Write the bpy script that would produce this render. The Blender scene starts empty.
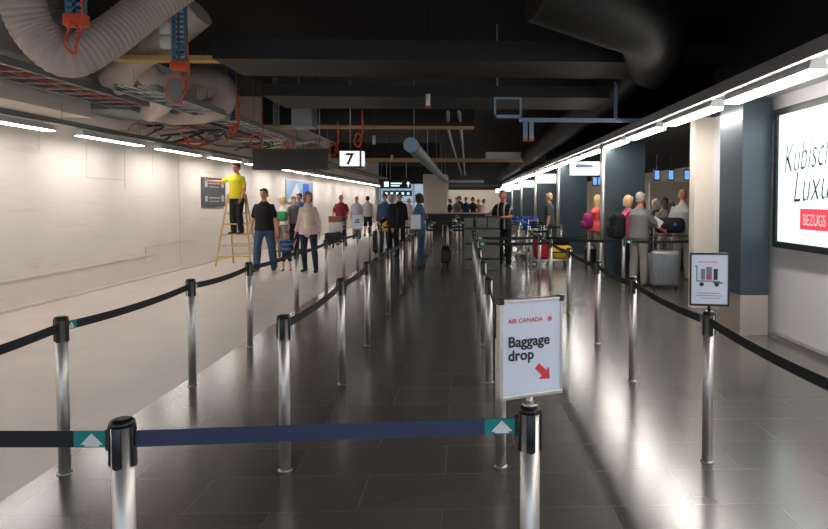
import bpy, math, random
from mathutils import Vector, Matrix
random.seed(4)
PI = math.pi
C = bpy.context.scene.collection
V = Vector
F, CX, CY, CAMZ = 650.0, 490.0, 225.0, 1.56
YAW, PITCH = math.radians(2.3), math.radians(2.2)
# ------------------------------------------------------------------ camera
cam = bpy.data.cameras.new('camera'); camo = bpy.data.objects.new('camera', cam); C.objects.link(camo)
camo.location = (0, 0, CAMZ); camo.rotation_euler = (PI/2-PITCH, 0, -YAW)
cam.sensor_width = 36; cam.sensor_fit = 'HORIZONTAL'; cam.lens = 36*F/828
cam.shift_x = (414-CX)/828; cam.shift_y = (CY-264.5)/828
cam.clip_end = 200
bpy.context.scene.camera = camo
ROT = Matrix.Rotation(-YAW, 3, 'Z') @ Matrix.Rotation(PI/2-PITCH, 3, 'X')
def ray(px, py):
    return ROT @ V(((px-CX)/F, -(py-CY)/F, -1))
def W(px, py, Y):
    d = ray(px, py); return V((0, 0, CAMZ)) + d*(Y/d.y)
def G(px, py, z=0.0):
    d = ray(px, py); return V((0, 0, CAMZ)) + d*((z-CAMZ)/d.z)
sc = bpy.context.scene
sc.view_settings.view_transform = 'Standard'; sc.view_settings.look = 'None'
sc.view_settings.exposure = 0.0; sc.view_settings.gamma = 1.0; sc.view_settings.use_curve_mapping = False
w = bpy.data.worlds.new('world'); sc.world = w; w.use_nodes = True
w.node_tree.nodes['Background'].inputs[0].default_value = (.8, .85, 1, 1)
w.node_tree.nodes['Background'].inputs[1].default_value = 0.02
# ------------------------------------------------------------------ materials
def s2l(c):
    return tuple((x/12.92 if x <= .04045 else ((x+.055)/1.055)**2.4) for x in [v/255 for v in c])
def mat(name, col, rough=.6, metal=0, emit=0, noise=.08, nscale=9, spec=.5, bump=0, aniso=None):
    m = bpy.data.materials.new(name); m.use_nodes = True
    nt = m.node_tree; b = nt.nodes['Principled BSDF']
    c = s2l(col)
    b.inputs['Roughness'].default_value = rough; b.inputs['Metallic'].default_value = metal
    b.inputs['Specular IOR Level'].default_value = spec
    tc = nt.nodes.new('ShaderNodeTexCoord'); nz = nt.nodes.new('ShaderNodeTexNoise')
    nz.inputs['Scale'].default_value = nscale; nz.inputs['Detail'].default_value = 3
    nt.links.new(tc.outputs['Object'], nz.inputs['Vector'])
    mx = nt.nodes.new('ShaderNodeMix'); mx.data_type = 'RGBA'
    mx.inputs[6].default_value = (*[x*(1-noise) for x in c], 1); mx.inputs[7].default_value = (*[min(1, x*(1+noise)) for x in c], 1)
    nt.links.new(nz.outputs['Fac'], mx.inputs[0]); nt.links.new(mx.outputs[2], b.inputs['Base Color'])
    if bump:
        bp = nt.nodes.new('ShaderNodeBump'); bp.inputs['Strength'].default_value = bump; bp.inputs['Distance'].default_value = .01
        nt.links.new(nz.outputs['Fac'], bp.inputs['Height']); nt.links.new(bp.outputs[0], b.inputs['Normal'])
    if emit:
        b.inputs['Emission Color'].default_value = (*c, 1); b.inputs['Emission Strength'].default_value = emit
    return m
def stripes(name, c1, c2, scale, axis='Z', rough=.8):
    m = mat(name, c1, rough); nt = m.node_tree; b = nt.nodes['Principled BSDF']
    wv = nt.nodes.new('ShaderNodeTexWave'); wv.bands_direction = axis; wv.inputs['Scale'].default_value = scale
    tc = nt.nodes.new('ShaderNodeTexCoord'); nt.links.new(tc.outputs['Object'], wv.inputs['Vector'])
    r = nt.nodes.new('ShaderNodeValToRGB'); r.color_ramp.interpolation = 'CONSTANT'
    r.color_ramp.elements[0].color = (*s2l(c1), 1); r.color_ramp.elements[1].color = (*s2l(c2), 1); r.color_ramp.elements[1].position = .5
    nt.links.new(wv.outputs['Fac'], r.inputs[0]); nt.links.new(r.outputs[0], b.inputs['Base Color'])
    return m
def tile_mat(name, c1, c2, grout, rough, ior, patch=.3):
    m = bpy.data.materials.new(name); m.use_nodes = True; nt = m.node_tree; b = nt.nodes['Principled BSDF']
    tc = nt.nodes.new('ShaderNodeTexCoord')
    mp = nt.nodes.new('ShaderNodeMapping'); mp.inputs['Location'].default_value = (.11, .17, 0)
    nt.links.new(tc.outputs['Object'], mp.inputs[0])
    br = nt.nodes.new('ShaderNodeTexBrick'); br.offset = .5
    br.inputs['Scale'].default_value = 1; br.inputs['Brick Width'].default_value = .86; br.inputs['Row Height'].default_value = .425
    br.inputs['Mortar Size'].default_value = .0026; br.inputs['Mortar Smooth'].default_value = .3; br.inputs['Bias'].default_value = 0
    br.inputs['Color1'].default_value = (*s2l(c1), 1); br.inputs['Color2'].default_value = (*s2l(c2), 1); br.inputs['Mortar'].default_value = (*s2l(grout), 1)
    nt.links.new(mp.outputs[0], br.inputs['Vector'])
    nz = nt.nodes.new('ShaderNodeTexNoise'); nz.inputs['Scale'].default_value = 2.2; nz.inputs['Detail'].default_value = 2.5
    nt.links.new(tc.outputs['Object'], nz.inputs['Vector'])
    mx = nt.nodes.new('ShaderNodeMix'); mx.data_type = 'RGBA'; mx.blend_type = 'MULTIPLY'; mx.inputs[0].default_value = patch
    rr = nt.nodes.new('ShaderNodeValToRGB'); rr.color_ramp.elements[0].position = .2; rr.color_ramp.elements[1].position = .8
    rr.color_ramp.elements[0].color = (.5, .5, .5, 1)
    nt.links.new(nz.outputs['Fac'], rr.inputs[0])
    nt.links.new(br.outputs['Color'], mx.inputs[6]); nt.links.new(rr.outputs[0], mx.inputs[7])
    nt.links.new(mx.outputs[2], b.inputs['Base Color'])
    mr = nt.nodes.new('ShaderNodeMapRange'); mr.inputs[3].default_value = rough-.02; mr.inputs[4].default_value = rough+.03
    nt.links.new(nz.outputs['Fac'], mr.inputs[0]); nt.links.new(mr.outputs[0], b.inputs['Roughness'])
    b.inputs['IOR'].default_value = ior
    return m
def wall_mat(name, col, seam_y=3.4):
    # painted plaster with fine vertical seams, scuffs
    m = mat(name, col, .85, noise=.05, nscale=1.3); nt = m.node_tree; b = nt.nodes['Principled BSDF']
    mx0 = [n for n in nt.nodes if n.type == 'MIX'][0]
    tc = [n for n in nt.nodes if n.type == 'TEX_COORD'][0]
    n2 = nt.nodes.new('ShaderNodeTexNoise'); n2.inputs['Scale'].default_value = 4; n2.inputs['Detail'].default_value = 8
    mp = nt.nodes.new('ShaderNodeMapping'); mp.inputs['Scale'].default_value = (1, .25, 3.0)
    nt.links.new(tc.outputs['Object'], mp.inputs[0]); nt.links.new(mp.outputs[0], n2.inputs['Vector'])
    r = nt.nodes.new('ShaderNodeValToRGB'); r.color_ramp.elements[0].position = .27; r.color_ramp.elements[1].position = .40
    r.color_ramp.elements[0].color = (.90, .885, .86, 1)
    nt.links.new(n2.outputs['Fac'], r.inputs[0])
    mx = nt.nodes.new('ShaderNodeMix'); mx.data_type = 'RGBA'; mx.blend_type = 'MULTIPLY'; mx.inputs[0].default_value = 1
    nt.links.new(mx0.outputs[2], mx.inputs[6]); nt.links.new(r.outputs[0], mx.inputs[7]); nt.links.new(mx.outputs[2], b.inputs['Base Color'])
    return m
M = {}
M['floor'] = tile_mat('dark_stone_tile', (89, 87, 83), (83, 81, 78), (114, 109, 102), .215, 2.15, .16)
M['floor_pale'] = tile_mat('pale_stone_tile', (206, 196, 187), (200, 190, 181), (182, 172, 163), .38, 1.5, .12)
M['plaster'] = wall_mat('cream_plaster', (230, 223, 216))
M['white_wall'] = mat('white_wall', (222, 222, 226), .7, noise=.02, nscale=2)
M['cream_panel'] = mat('cream_panel', (224, 215, 203), .6, noise=.02)
M['beige_wall'] = mat('beige_wall', (212, 203, 188), .8, noise=.04, nscale=2)
M['black_ceiling'] = mat('black_ceiling_paint', (16, 16, 16), .9, noise=.3, nscale=2)
M['black_duct'] = mat('black_painted_duct', (15, 15, 14), .6, noise=.2, nscale=2)
M['teal_panel'] = mat('dark_slate_panel', (58, 72, 80), .32, noise=.05, nscale=1.5)
M['base_panel'] = mat('brushed_steel_base', (190, 180, 170), .4, .6, noise=.05)
M['alu'] = mat('aluminium', (170, 170, 178), .4, .7, noise=.06)
M['galv'] = mat('galvanised_sheet', (140, 148, 148), .45, .7, noise=.15, nscale=4)
M['steel'] = mat('satin_steel', (210, 208, 204), .42, .92, noise=.04, nscale=30)
M['steel_dull'] = mat('dull_steel', (170, 168, 164), .35, .9, noise=.05)
M['black_plastic'] = mat('black_plastic', (18, 20, 22), .35, noise=.1)
M['belt_black'] = mat('black_webbing', (24, 27, 33), .75, noise=.15, nscale=60)
M['belt_blue'] = mat('navy_webbing', (52, 64, 94), .75, noise=.12, nscale=60)
M['teal'] = mat('teal_print', (18, 138, 136), .7, noise=.04)
M['white_print'] = mat('white_print', (228, 232, 234), .7, noise=.02)
M['lamp'] = mat('lit_diffuser', (255, 247, 238), .5, emit=34, noise=0)
M['lamp_left'] = mat('lit_diffuser_left', (255, 247, 241), .5, emit=31, noise=0)
M['lamp_body'] = mat('white_enamel', (215, 218, 218), .45, noise=.03)
M['cream_body'] = mat('cream_plastic', (225, 215, 200), .5, noise=.03)
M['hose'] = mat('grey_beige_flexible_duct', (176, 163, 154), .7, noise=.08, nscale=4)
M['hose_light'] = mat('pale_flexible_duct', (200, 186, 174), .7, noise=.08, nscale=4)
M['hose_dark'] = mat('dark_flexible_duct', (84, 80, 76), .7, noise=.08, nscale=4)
M['blue_steel'] = mat('blue_painted_steel', (82, 128, 160), .5, .2, noise=.12, nscale=14)
M['blue_dark'] = mat('dark_blue_steel', (34, 70, 120), .5, .2, noise=.12)
M['paleblue_steel'] = mat('pale_blue_grey_steel', (130, 150, 172), .5, .3, noise=.12)
M['orange'] = mat('orange_plastic', (212, 84, 46), .5, noise=.08)
M['red_cable'] = mat('red_orange_cable', (205, 84, 62), .6, noise=.1)
M['wood'] = mat('yellow_wood', (205, 172, 105), .6, noise=.15, nscale=12)
M['wood_edge'] = mat('timber_edge', (180, 155, 110), .7, noise=.15)
M['dark_sign'] = mat('dark_sign_face', (44, 45, 44), .45, noise=.05)
M['sign_white'] = mat('lit_white_sign', (245, 248, 250), .5, emit=.9, noise=0)
M['sign_paper'] = mat('white_sheet', (222, 232, 246), .35, noise=.01)
M['poster_lit'] = mat('backlit_poster', (226, 244, 242), .3, emit=.85, noise=.0)
M['poster_red'] = mat('backlit_red', (226, 62, 84), .4, emit=.6, noise=.0)
M['ink'] = mat('dark_ink', (44, 48, 56), .6, noise=.02)
M['ink_soft'] = mat('grey_ink', (120, 134, 156), .6, noise=.02)
M['red_ink'] = mat('red_ink', (222, 60, 76), .6, noise=.02)
M['pink_ink'] = mat('pink_ink', (226, 140, 160), .6, noise=.02)
M['screen_blue'] = mat('lit_blue_screen', (120, 170, 235), .3, emit=1.0, noise=.0)
M['green_lit'] = mat('lit_pale_text', (225, 250, 250), .3, emit=1.2, noise=.0)
M['glow_blue'] = mat('bright_blue_glazing', (176, 200, 226), .2, emit=.55, noise=.25, nscale=1.2)
M['fill_glass'] = mat('daylight_fill_glazing', (214, 228, 250), .3, emit=2.1, noise=.1, nscale=1)  # glow added out of view for frontal, bluish fill light
M['skin'] = mat('skin', (214, 160, 134), .55, noise=.05)
M['skin_red'] = mat('ruddy_skin', (205, 130, 108), .55, noise=.05)
M['skin_dark'] = mat('dark_skin', (88, 58, 46), .5, noise=.05)
M['eye'] = mat('dark_eye', (40, 32, 30), .3, noise=0)
M['lips'] = mat('lips', (176, 98, 92), .5, noise=0)
def cloth(name, col, **k):
    M[name] = mat(name, col, .85, noise=k.pop('noise', .1), nscale=14, bump=.25); return M[name]
for n, c in dict(black_cloth=(22, 22, 25), navy_jeans=(34, 46, 66), blue_jeans=(58, 84, 112), yellow_cloth=(214, 205, 38), grey_cloth=(118, 118, 116),
                 light_grey_cloth=(172, 174, 172), dark_grey_cloth=(80, 84, 84), pink_cloth=(236, 96, 140), coral_cloth=(238, 96, 96), white_cloth=(225, 222, 215),
                 cream_cloth=(236, 222, 202), pale_pink_cloth=(222, 196, 192), denim=(66, 98, 132), maroon_cloth=(140, 42, 56), green_cloth=(70, 150, 90),
                 magenta_cloth=(176, 50, 122), khaki=(138, 134, 124), blue_cloth=(70, 92, 130), brown_cloth=(150, 104, 78), light_trousers=(150, 148, 142),
                 yellow_bag=(232, 186, 40), blue_bag=(46, 92, 190), red_bag=(206, 36, 50)).items(): cloth(n, c)
M['boy_stripes'] = stripes('blue_striped_cloth', (70, 120, 165), (40, 58, 96), 3.2)
M['bw_stripes'] = stripes('black_cloth_pale_stripes', (24, 24, 26), (196, 186, 170), 2.0, 'X')
M['bw_stripes'].node_tree.nodes['Color Ramp'].color_ramp.elements[1].position = .86
M['plaid'] = stripes('pale_check_cloth', (150, 160, 185), (196, 190, 196), 9, 'X')
for n, c in dict(hair_brown=(74, 48, 34), hair_blond=(212, 180, 134), hair_grey=(176, 172, 162), hair_black=(24, 20, 20), hair_light=(150, 116, 82), hair_strawberry=(150, 108, 74)).items():
    M[n] = mat(n, c, .7, noise=.25, nscale=40)
for n, c in dict(shoe_brown=(78, 54, 42), shoe_black=(22, 20, 20), shoe_grey=(120, 116, 112), rubber=(24, 24, 24)).items(): M[n] = mat(n, c, .5, noise=.08)
M['case_grey'] = mat('grey_hard_shell', (124, 128, 134), .32, .2, noise=.04)
M['case_pale'] = mat('pale_hard_shell', (176, 172, 168), .4, noise=.04)
M['tub'] = mat('grey_plastic_tub', (112, 116, 112), .5, noise=.05)
M['cardboard'] = mat('cardboard', (150, 108, 82), .8, noise=.08)
M['white_box'] = mat('white_card', (220, 220, 218), .7, noise=.02)
# ------------------------------------------------------------------ mesh builder
class MB:
    def __init__(s): s.v = []; s.f = []; s.sm = []
    def add(s, vs, fs, smooth=False, mtx=None):
        o = len(s.v)
        for p in vs: s.v.append(tuple(mtx @ V(p)) if mtx is not None else tuple(p))
        for f in fs: s.f.append([i+o for i in f]); s.sm.append(smooth)
        return s
    def box(s, a, b, ch=0, mtx=None):
        x0, y0, z0 = a; x1, y1, z1 = b
        x0, x1 = min(x0, x1), max(x0, x1); y0, y1 = min(y0, y1), max(y0, y1); z0, z1 = min(z0, z1), max(z0, z1)
        if not ch:
            vs = [(x0,y0,z0),(x1,y0,z0),(x1,y1,z0),(x0,y1,z0),(x0,y0,z1),(x1,y0,z1),(x1,y1,z1),(x0,y1,z1)]
            return s.add(vs, [(3,2,1,0),(4,5,6,7),(0,1,5,4),(1,2,6,5),(2,3,7,6),(3,0,4,7)], False, mtx)
        # rounded in plan, chamfered top and bottom
        c = min(ch, (x1-x0)/2.01, (y1-y0)/2.01, (z1-z0)/2.01); rings = []
        prof = [(z0, c), (z0+c*.3, c*.3), (z0+c, 0), (z1-c, 0), (z1-c*.3, c*.3), (z1, c)]
        for z, ins in prof:
            r = []
            for (qx, qy, a0) in ((x1, y1, 0), (x0, y1, 90), (x0, y0, 180), (x1, y0, 270)):
                sx = -1 if qx == x1 else 1; sy = -1 if qy == y1 else 1
                for k in range(4):
                    an = math.radians(a0+30*k); r.append((qx+sx*c+(c-ins)*math.cos(an), qy+sy*c+(c-ins)*math.sin(an), z))
            rings.append(r)
        n = 16; vs = [p for r in rings for p in r]; fs = [[i for i in range(n)][::-1], [i+n*5 for i in range(n)]]
        for j in range(5):
            for i in range(n): fs.append((j*n+i, j*n+(i+1) % n, (j+1)*n+(i+1) % n, (j+1)*n+i))
        return s.add(vs, fs, True, mtx)
    def loft(s, pts, rad, side=None, n=12, cap='round', smooth=True, mtx=None):
        pts = [V(p) for p in pts]; rad = [(r, r) if not isinstance(r, (tuple, list)) else r for r in rad]
        ref = V(side) if side is not None else None; rings = []; L = len(pts); prev = None
        fr = []
        for i in range(L):
            t = (pts[min(i+1, L-1)]-pts[max(i-1, 0)]).normalized()
            u0 = ref if ref is not None else (prev if prev is not None else (V((1, 0, 0)) if abs(t.x) < .8 else V((0, 1, 0))))
            u = (u0 - t*u0.dot(t))
            if u.length < 1e-4: u = V((0, 1, 0))-t*t.y
            u.normalize(); prev = u; fr.append((t, u, t.cross(u)))
        def ring(c, a, b, f): return [c+f[1]*(a*math.cos(2*PI*k/n))+f[2]*(b*math.sin(2*PI*k/n)) for k in range(n)]
        if cap == 'round':
            m = min(rad[0]); t = fr[0][0]
            rings.append(ring(pts[0]-t*m*.85, rad[0][0]*.45, rad[0][1]*.45, fr[0])); rings.append(ring(pts[0]-t*m*.5, rad[0][0]*.83, rad[0][1]*.83, fr[0]))
        for i in range(L): rings.append(ring(pts[i], rad[i][0], rad[i][1], fr[i]))
        if cap == 'round':
            m = min(rad[-1]); t = fr[-1][0]
            rings.append(ring(pts[-1]+t*m*.5, rad[-1][0]*.83, rad[-1][1]*.83, fr[-1])); rings.append(ring(pts[-1]+t*m*.85, rad[-1][0]*.45, rad[-1][1]*.45, fr[-1]))
        vs = [p for r in rings for p in r]; fs = []
        for j in range(len(rings)-1):
            for i in range(n): fs.append((j*n+i, j*n+(i+1) % n, (j+1)*n+(i+1) % n, (j+1)*n+i))
        s.add(vs, fs, smooth, mtx)
        o = len(s.v)-len(vs)
        if cap: 
            s.f.append([o+i for i in range(n)][::-1]); s.sm.append(False if cap != 'round' else smooth)
            s.f.append([o+len(vs)-n+i for i in range(n)]); s.sm.append(False if cap != 'round' else smooth)
        return s
    def cyl(s, a, b, r, n=16, r2=None, smooth=True, mtx=None): return s.loft([a, b], [r, r if r2 is None else r2], n=n, cap='flat', smooth=smooth, mtx=mtx)
    def tube(s, pts, r, n=8, mtx=None): return s.loft(pts, [r]*len(pts), n=n, cap='flat', mtx=mtx)
    def sphere(s, c, r, n=16, m=10, mtx=None, fn=None):
        c = V(c); r = (r, r, r) if not isinstance(r, (tuple, list)) else r; vs = []; fs = []
        for j in range(m+1):
            ph = PI*j/m
            for i in range(n):
                th = 2*PI*i/n; p = V((math.sin(ph)*math.cos(th), math.sin(ph)*math.sin(th), math.cos(ph)))
                if fn: p = fn(p)
                vs.append(V((p.x*r[0], p.y*r[1], p.z*r[2]))+c)
        for j in range(m):
            for i in range(n): fs.append((j*n+i, (j+1)*n+i, (j+1)*n+(i+1) % n, j*n+(i+1) % n))
        return s.add(vs, fs, True, mtx)
    def text(s, body, size, mtx, ext=.0005, off=0, align='LEFT', shear=0):
        cu = bpy.data.curves.new('t', 'FONT'); cu.body = body; cu.size = size; cu.extrude = ext; cu.offset = off; cu.align_x = align; cu.resolution_u = 3; cu.shear = shear
        o = bpy.data.objects.new('t', cu); C.objects.link(o)
        dg = bpy.context.evaluated_depsgraph_get(); me = bpy.data.meshes.new_from_object(o.evaluated_get(dg))
        s.add([v.co.copy() for v in me.vertices], [list(p.vertices) for p in me.polygons], False, mtx)
        bpy.data.objects.remove(o); bpy.data.curves.remove(cu); bpy.data.meshes.remove(me); return s
    def build(s, name, m, parent=None, bevel=0, remesh=0, loc=None):
        me = bpy.data.meshes.new(name); me.from_pydata([tuple(p) for p in s.v], [], s.f); me.update()
        if remesh:
            o = bpy.data.objects.new('tmp', me); C.objects.link(o)
            r = o.modifiers.new('r', 'REMESH'); r.mode = 'VOXEL'; r.voxel_size = remesh; r.use_smooth_shade = True
            sm = o.modifiers.new('s', 'SMOOTH'); sm.iterations = 3; sm.factor = .5
            dg = bpy.context.evaluated_depsgraph_get(); me2 = bpy.data.meshes.new_from_object(o.evaluated_get(dg))
            bpy.data.objects.remove(o); bpy.data.meshes.remove(me); me = me2; me.name = name
            me.polygons.foreach_set('use_smooth', [True]*len(me.polygons))
        else: me.polygons.foreach_set('use_smooth', s.sm)
        me.materials.clear(); me.materials.append(m)
        o = bpy.data.objects.new(name, me); C.objects.link(o)
        if parent: o.parent = parent
        if loc is not None: o.location = loc
        if bevel:
            b = o.modifiers.new('b', 'BEVEL'); b.width = bevel; b.segments = 2; b.limit_method = 'ANGLE'
        return o
def tag(o, label, cat, group=None, kind=None):
    if label: o['label'] = label
    if cat: o['category'] = cat
    if group: o['group'] = group
    if kind: o['kind'] = kind
    return o
def thing(name, label, cat, loc=(0,0,0), rz=0, group=None):
    o = bpy.data.objects.new(name, None); C.objects.link(o); o.empty_display_size = .1
    o.location = loc; o.rotation_euler = (0, 0, rz); return tag(o, label, cat, group)
def struct(name, mb, m, bevel=0):
    o = mb.build(name, m, bevel=bevel); o['kind'] = 'structure'; return o
def dup(root, loc=None, rz=None, label=None, group=None):
    def rec(o, par):
        c = o.copy(); C.objects.link(c); c.parent = par
        for ch in o.children: rec(ch, c)
        return c
    r = rec(root, None)
    if loc is not None: r.location = loc
    if rz is not None: r.rotation_euler = (0, 0, rz)
    if label: r['label'] = label
    if group: r['group'] = group
    return r
def catmull(p, k=8):
    p = [V(q) for q in p]; q = [p[0]*2-p[1]]+p+[p[-1]*2-p[-2]]; out = []
    for i in range(1, len(q)-2):
        for j in range(k):
            t = j/k; a, b, c, d = q[i-1], q[i], q[i+1], q[i+2]
            out.append(.5*((2*b)+(c-a)*t+(2*a-5*b+4*c-d)*t*t+(-a+3*b-3*c+d)*t**3))
    out.append(p[-1]); return out
ORD = ['', 'first', 'second', 'third', 'fourth', 'fifth', 'sixth', 'seventh', 'eighth', 'ninth', 'tenth', 'eleventh', 'twelfth', 'thirteenth', 'fourteenth', 'fifteenth', 'sixteenth', 'seventeenth', 'eighteenth', 'nineteenth', 'twentieth']+['%dth' % i for i in range(21, 40)]
# ------------------------------------------------------------------ room shell
YB, YE = -5.0, 56.0
XL, XR = -6.35, 3.58
struct('floor', MB().box((-2.40, YB, -.12), (8, YE, 0)), M['floor'])
struct('floor_left', MB().box((-6.6, YB, -.12), (-2.40, YE, 0)), M['floor_pale'])
struct('wall_left', MB().box((-6.6, YB, 0), (XL, 49, 4.4)), M['plaster'])
struct('wall_right', MB().box((XR, YB, 0), (3.8, 9.2, 2.79)), M['white_wall'])
struct('wall_right_upper', MB().box((XR, YB, 2.79), (3.8, 9.2, 4.4)), M['black_ceiling'])
struct('wall_right_end', MB().box((3.30, 9.2, 0), (3.8, 9.4, 2.9)), M['cream_panel'])
struct('wall_far_right', MB().box((8, 9.2, 0), (8.2, YE, 4.4)), M['beige_wall'])
struct('wall_back', MB().box((-2.6, YE, 0), (8.2, YE+.2, 2.45)), M['beige_wall'])
struct('wall_back_upper', MB().box((-14, YE-.4, 2.45), (8.2, YE+.2, 4.4)), M['black_ceiling'])
struct('wall_near', MB().box((-6.6, YB-.2, 2.4), (3.8, YB, 4.4)).box((-6.6, YB-.2, 0), (3.8, YB, .3)), M['white_wall'])
struct('fill_window', MB().box((-6.6, YB-.12, .3), (3.8, YB-.08, 2.4)), M['fill_glass'])  # unseen glowing glazing, added behind the camera to light posts and faces
struct('trim_4', MB().box((-4.0, YB-.1, .3), (-3.9, YB, 2.9)).box((-1.4, YB-.1, .3), (-1.3, YB, 2.9)).box((1.2, YB-.1, .3), (1.3, YB, 2.9)), M['alu'])
struct('ceiling', MB().box((-14, YB-.2, 4.4), (8.2, YE+.2, 4.6)), M['black_ceiling'])
struct('baseboard_right', MB().box((3.50, YB, 0), (XR, 7.28, .05)), M['steel_dull'])
struct('baseboard_left', MB().box((XL, YB, 0), (XL+.05, 49, .035)), M['beige_wall'])
struct('wall_office', MB().box((5.95, 20.6, 0), (7.9, 20.8, 2.15)), M['beige_wall'])
struct('wall_block', MB().box((-2.25, 36, 0), (-.95, 40, 2.98)), M['beige_wall'])
mb = MB(); mb.box((-14, 54.6, 0), (-2.6, 54.7, 2.9)); struct('window_1', mb, M['glow_blue'])
mb = MB()
for i in range(9): mb.box((-14+i*1.4, 54.5, 0), (-13.93+i*1.4, 54.6, 2.9))
mb.box((-14, 54.5, 1.4), (-2.6, 54.58, 1.46)); struct('trim_1', mb, M['alu'])
struct('wall_side_passage', MB().box((-14.2, 49, 0), (-14, YE, 4.4)), M['beige_wall'])
struct('floor_passage', MB().box((-14.2, 44, -.12), (-6.6, YE, 0)), M['floor_pale'])
# grooves on the left wall (surface channels)
mb = MB()
def WX(px, X):
    d = ray(px, 200); return d.y*X/d.x
def Yl(px): return WX(px, XL)
for px, z0, z1 in ((87, 1.95, 2.7), (125, 1.75, 2.7), (153, 2.05, 2.7), (40, 2.3, 2.7), (179, .1, 2.75)):
    y = Yl(px); mb.box((XL, y, z0), (XL+.006, y+.018, z1))
mb.box((XL, Yl(87), 1.93), (XL+.006, Yl(125), 1.945)); struct('trim_2', mb, M['beige_wall'])
mb = MB()
mb.box((XL, 6.5, .42), (XL+.01, 13.5, .44)); mb.box((XL, 13.2, 0.62), (XL+.008, 15.4, .635)); mb.box((XL, 13.2, .18), (XL+.008, 13.22, .62)); struct('trim_3', mb, M['beige_wall'])
# fascia + soffit of right light line
struct('trim_fascia', MB().box((2.73, YB, 2.69), (2.80, 47, 2.79)).box((2.73, YB, 2.79), (2.83, 47, 2.81)), M['alu'])
struct('ceiling_soffit', MB().box((2.8, YB, 2.74), (XR, 8.6, 2.79)), M['white_wall'])
struct('ceiling_desks', MB().box((2.8, 8.6, 2.74), (8, 47, 2.79)), M['black_ceiling'])
# pillar
t = thing('wall_pillar', 'dark slate pillar with brushed steel foot beside the lit poster', 'pillar', (3.335, 7.62, 0))
MB().box((-.17, -.32, .47), (.165, .33, 2.72)).build('cladding', M['teal_panel'], t, bevel=.006)
MB().box((-.165, -.315, 0), (.165, .33, .47)).build('foot_panel', M['base_panel'], t, bevel=.004)
# fins of the check-in desks
for i in range(6):
    y = 13.1+6.2*i
    nm = ['nearest', 'second nearest', 'third', 'fourth', 'fifth', 'farthest'][i]
    t = thing('check_in_partition', f'tall dark slate partition under the right light line, {nm} to the camera', 'partition', (2.8, y, 0), 0, 'partitions between the check-in desks')
    MB().box((.06, -.06, 0), (.86, .06, 2.72)).build('panel', M['teal_panel'], t)
    MB().loft([(.02, 0, 0), (.02, 0, 2.72)], [.06, .06], n=16, cap='flat').build('edge_column', M['steel'], t)
    t = thing('desk_sign', f'white lit sign box projecting from the {nm} dark partition', 'sign', (2.8, y-.02, 2.06), 0, 'white desk signs on the right')
    MB().box((-.66, -.05, 0), (-.07, .05, .27)).build('sign_box', M['sign_white'], t, bevel=.004)
    MB().box((-.07, -.02, .1), (-.03, .02, .16)).build('bracket', M['steel_dull'], t)
    if i == 0:
        MB().box((-.55, -.054, .15), (-.2, -.051, .22)).build('sign_print', M['ink_soft'], t)
        MB().box((-.58, -.054, .05), (-.56, -.051, .07)).box((-.5, -.054, .05), (-.2, -.051, .058)).box((-.16, -.054, .04), (-.13, -.051, .07)).build('sign_mark', M['ink'], t)
# desks between the partitions
for i in range(5):
    y = 13.6+6.2*i
    t = thing('check_in_desk', f'dark check-in desk behind the {["nearest","second","third","fourth","fifth"][i]} slate partition', 'desk', (4.9, y+2.8, 0), 0, 'check-in desks')
    MB().box((-.35, -2.2, 0), (.35, 2.2, 1.0)).build('body', M['dark_sign'], t, bevel=.01)
    MB().box((-.42, -2.25, 1.0), (.4, 2.25, 1.05)).build('worktop', M['alu'], t, bevel=.006)
    for k in (-1.2, 1.2):
        m_ = MB().box((-.05, k-.03, 1.05), (.0, k+.03, 1.25)).box((-.03, k-.25, 1.22), (.0, k+.25, 1.5)).build('monitor', M['black_plastic'], t)
    MB().box((.5, -2.2, 0), (.9, 2.2, .35)).build('scale_belt', M['rubber'], t)
for k, (px, Y) in enumerate(((657, 17), (671, 17), (687, 17), (595, 20), (600, 20))):
    p = W(px, 175 if k < 3 else 181, Y)
    t = thing('hanging_screen', ['blue lit screen hanging over the desks, left of three', 'blue lit screen hanging over the desks, middle of three', 'blue lit screen hanging over the desks, right of three', 'small blue screen left of nearest slate partition, left one', 'small blue screen touching nearest slate partition edge'][k], 'screen', p, 0, 'blue screens over the desks')
    MB().box((-.085, 0, -.15), (.085, .05, .15)).build('case', M['black_plastic'], t)
    MB().box((-.06, -.006, -.115), (.06, -.001, .115)).build('display', M['screen_blue'], t)
    MB().box((-.01, .015, .15), (.01, .035, 2.74-p.z)).build('hanger', M['black_plastic'], t)
t = thing('queue_booth', 'grey metal door cabinet beyond the cream wall end', 'cabinet', (5.6, 12.0, 0))
MB().box((-.25, -.2, 0), (.25, .2, 2.1)).build('body', M['galv'], t, bevel=.01)
MB().box((-.2, -.215, .1), (.2, -.2, 2.0)).build('door', M['case_pale'], t)
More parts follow.
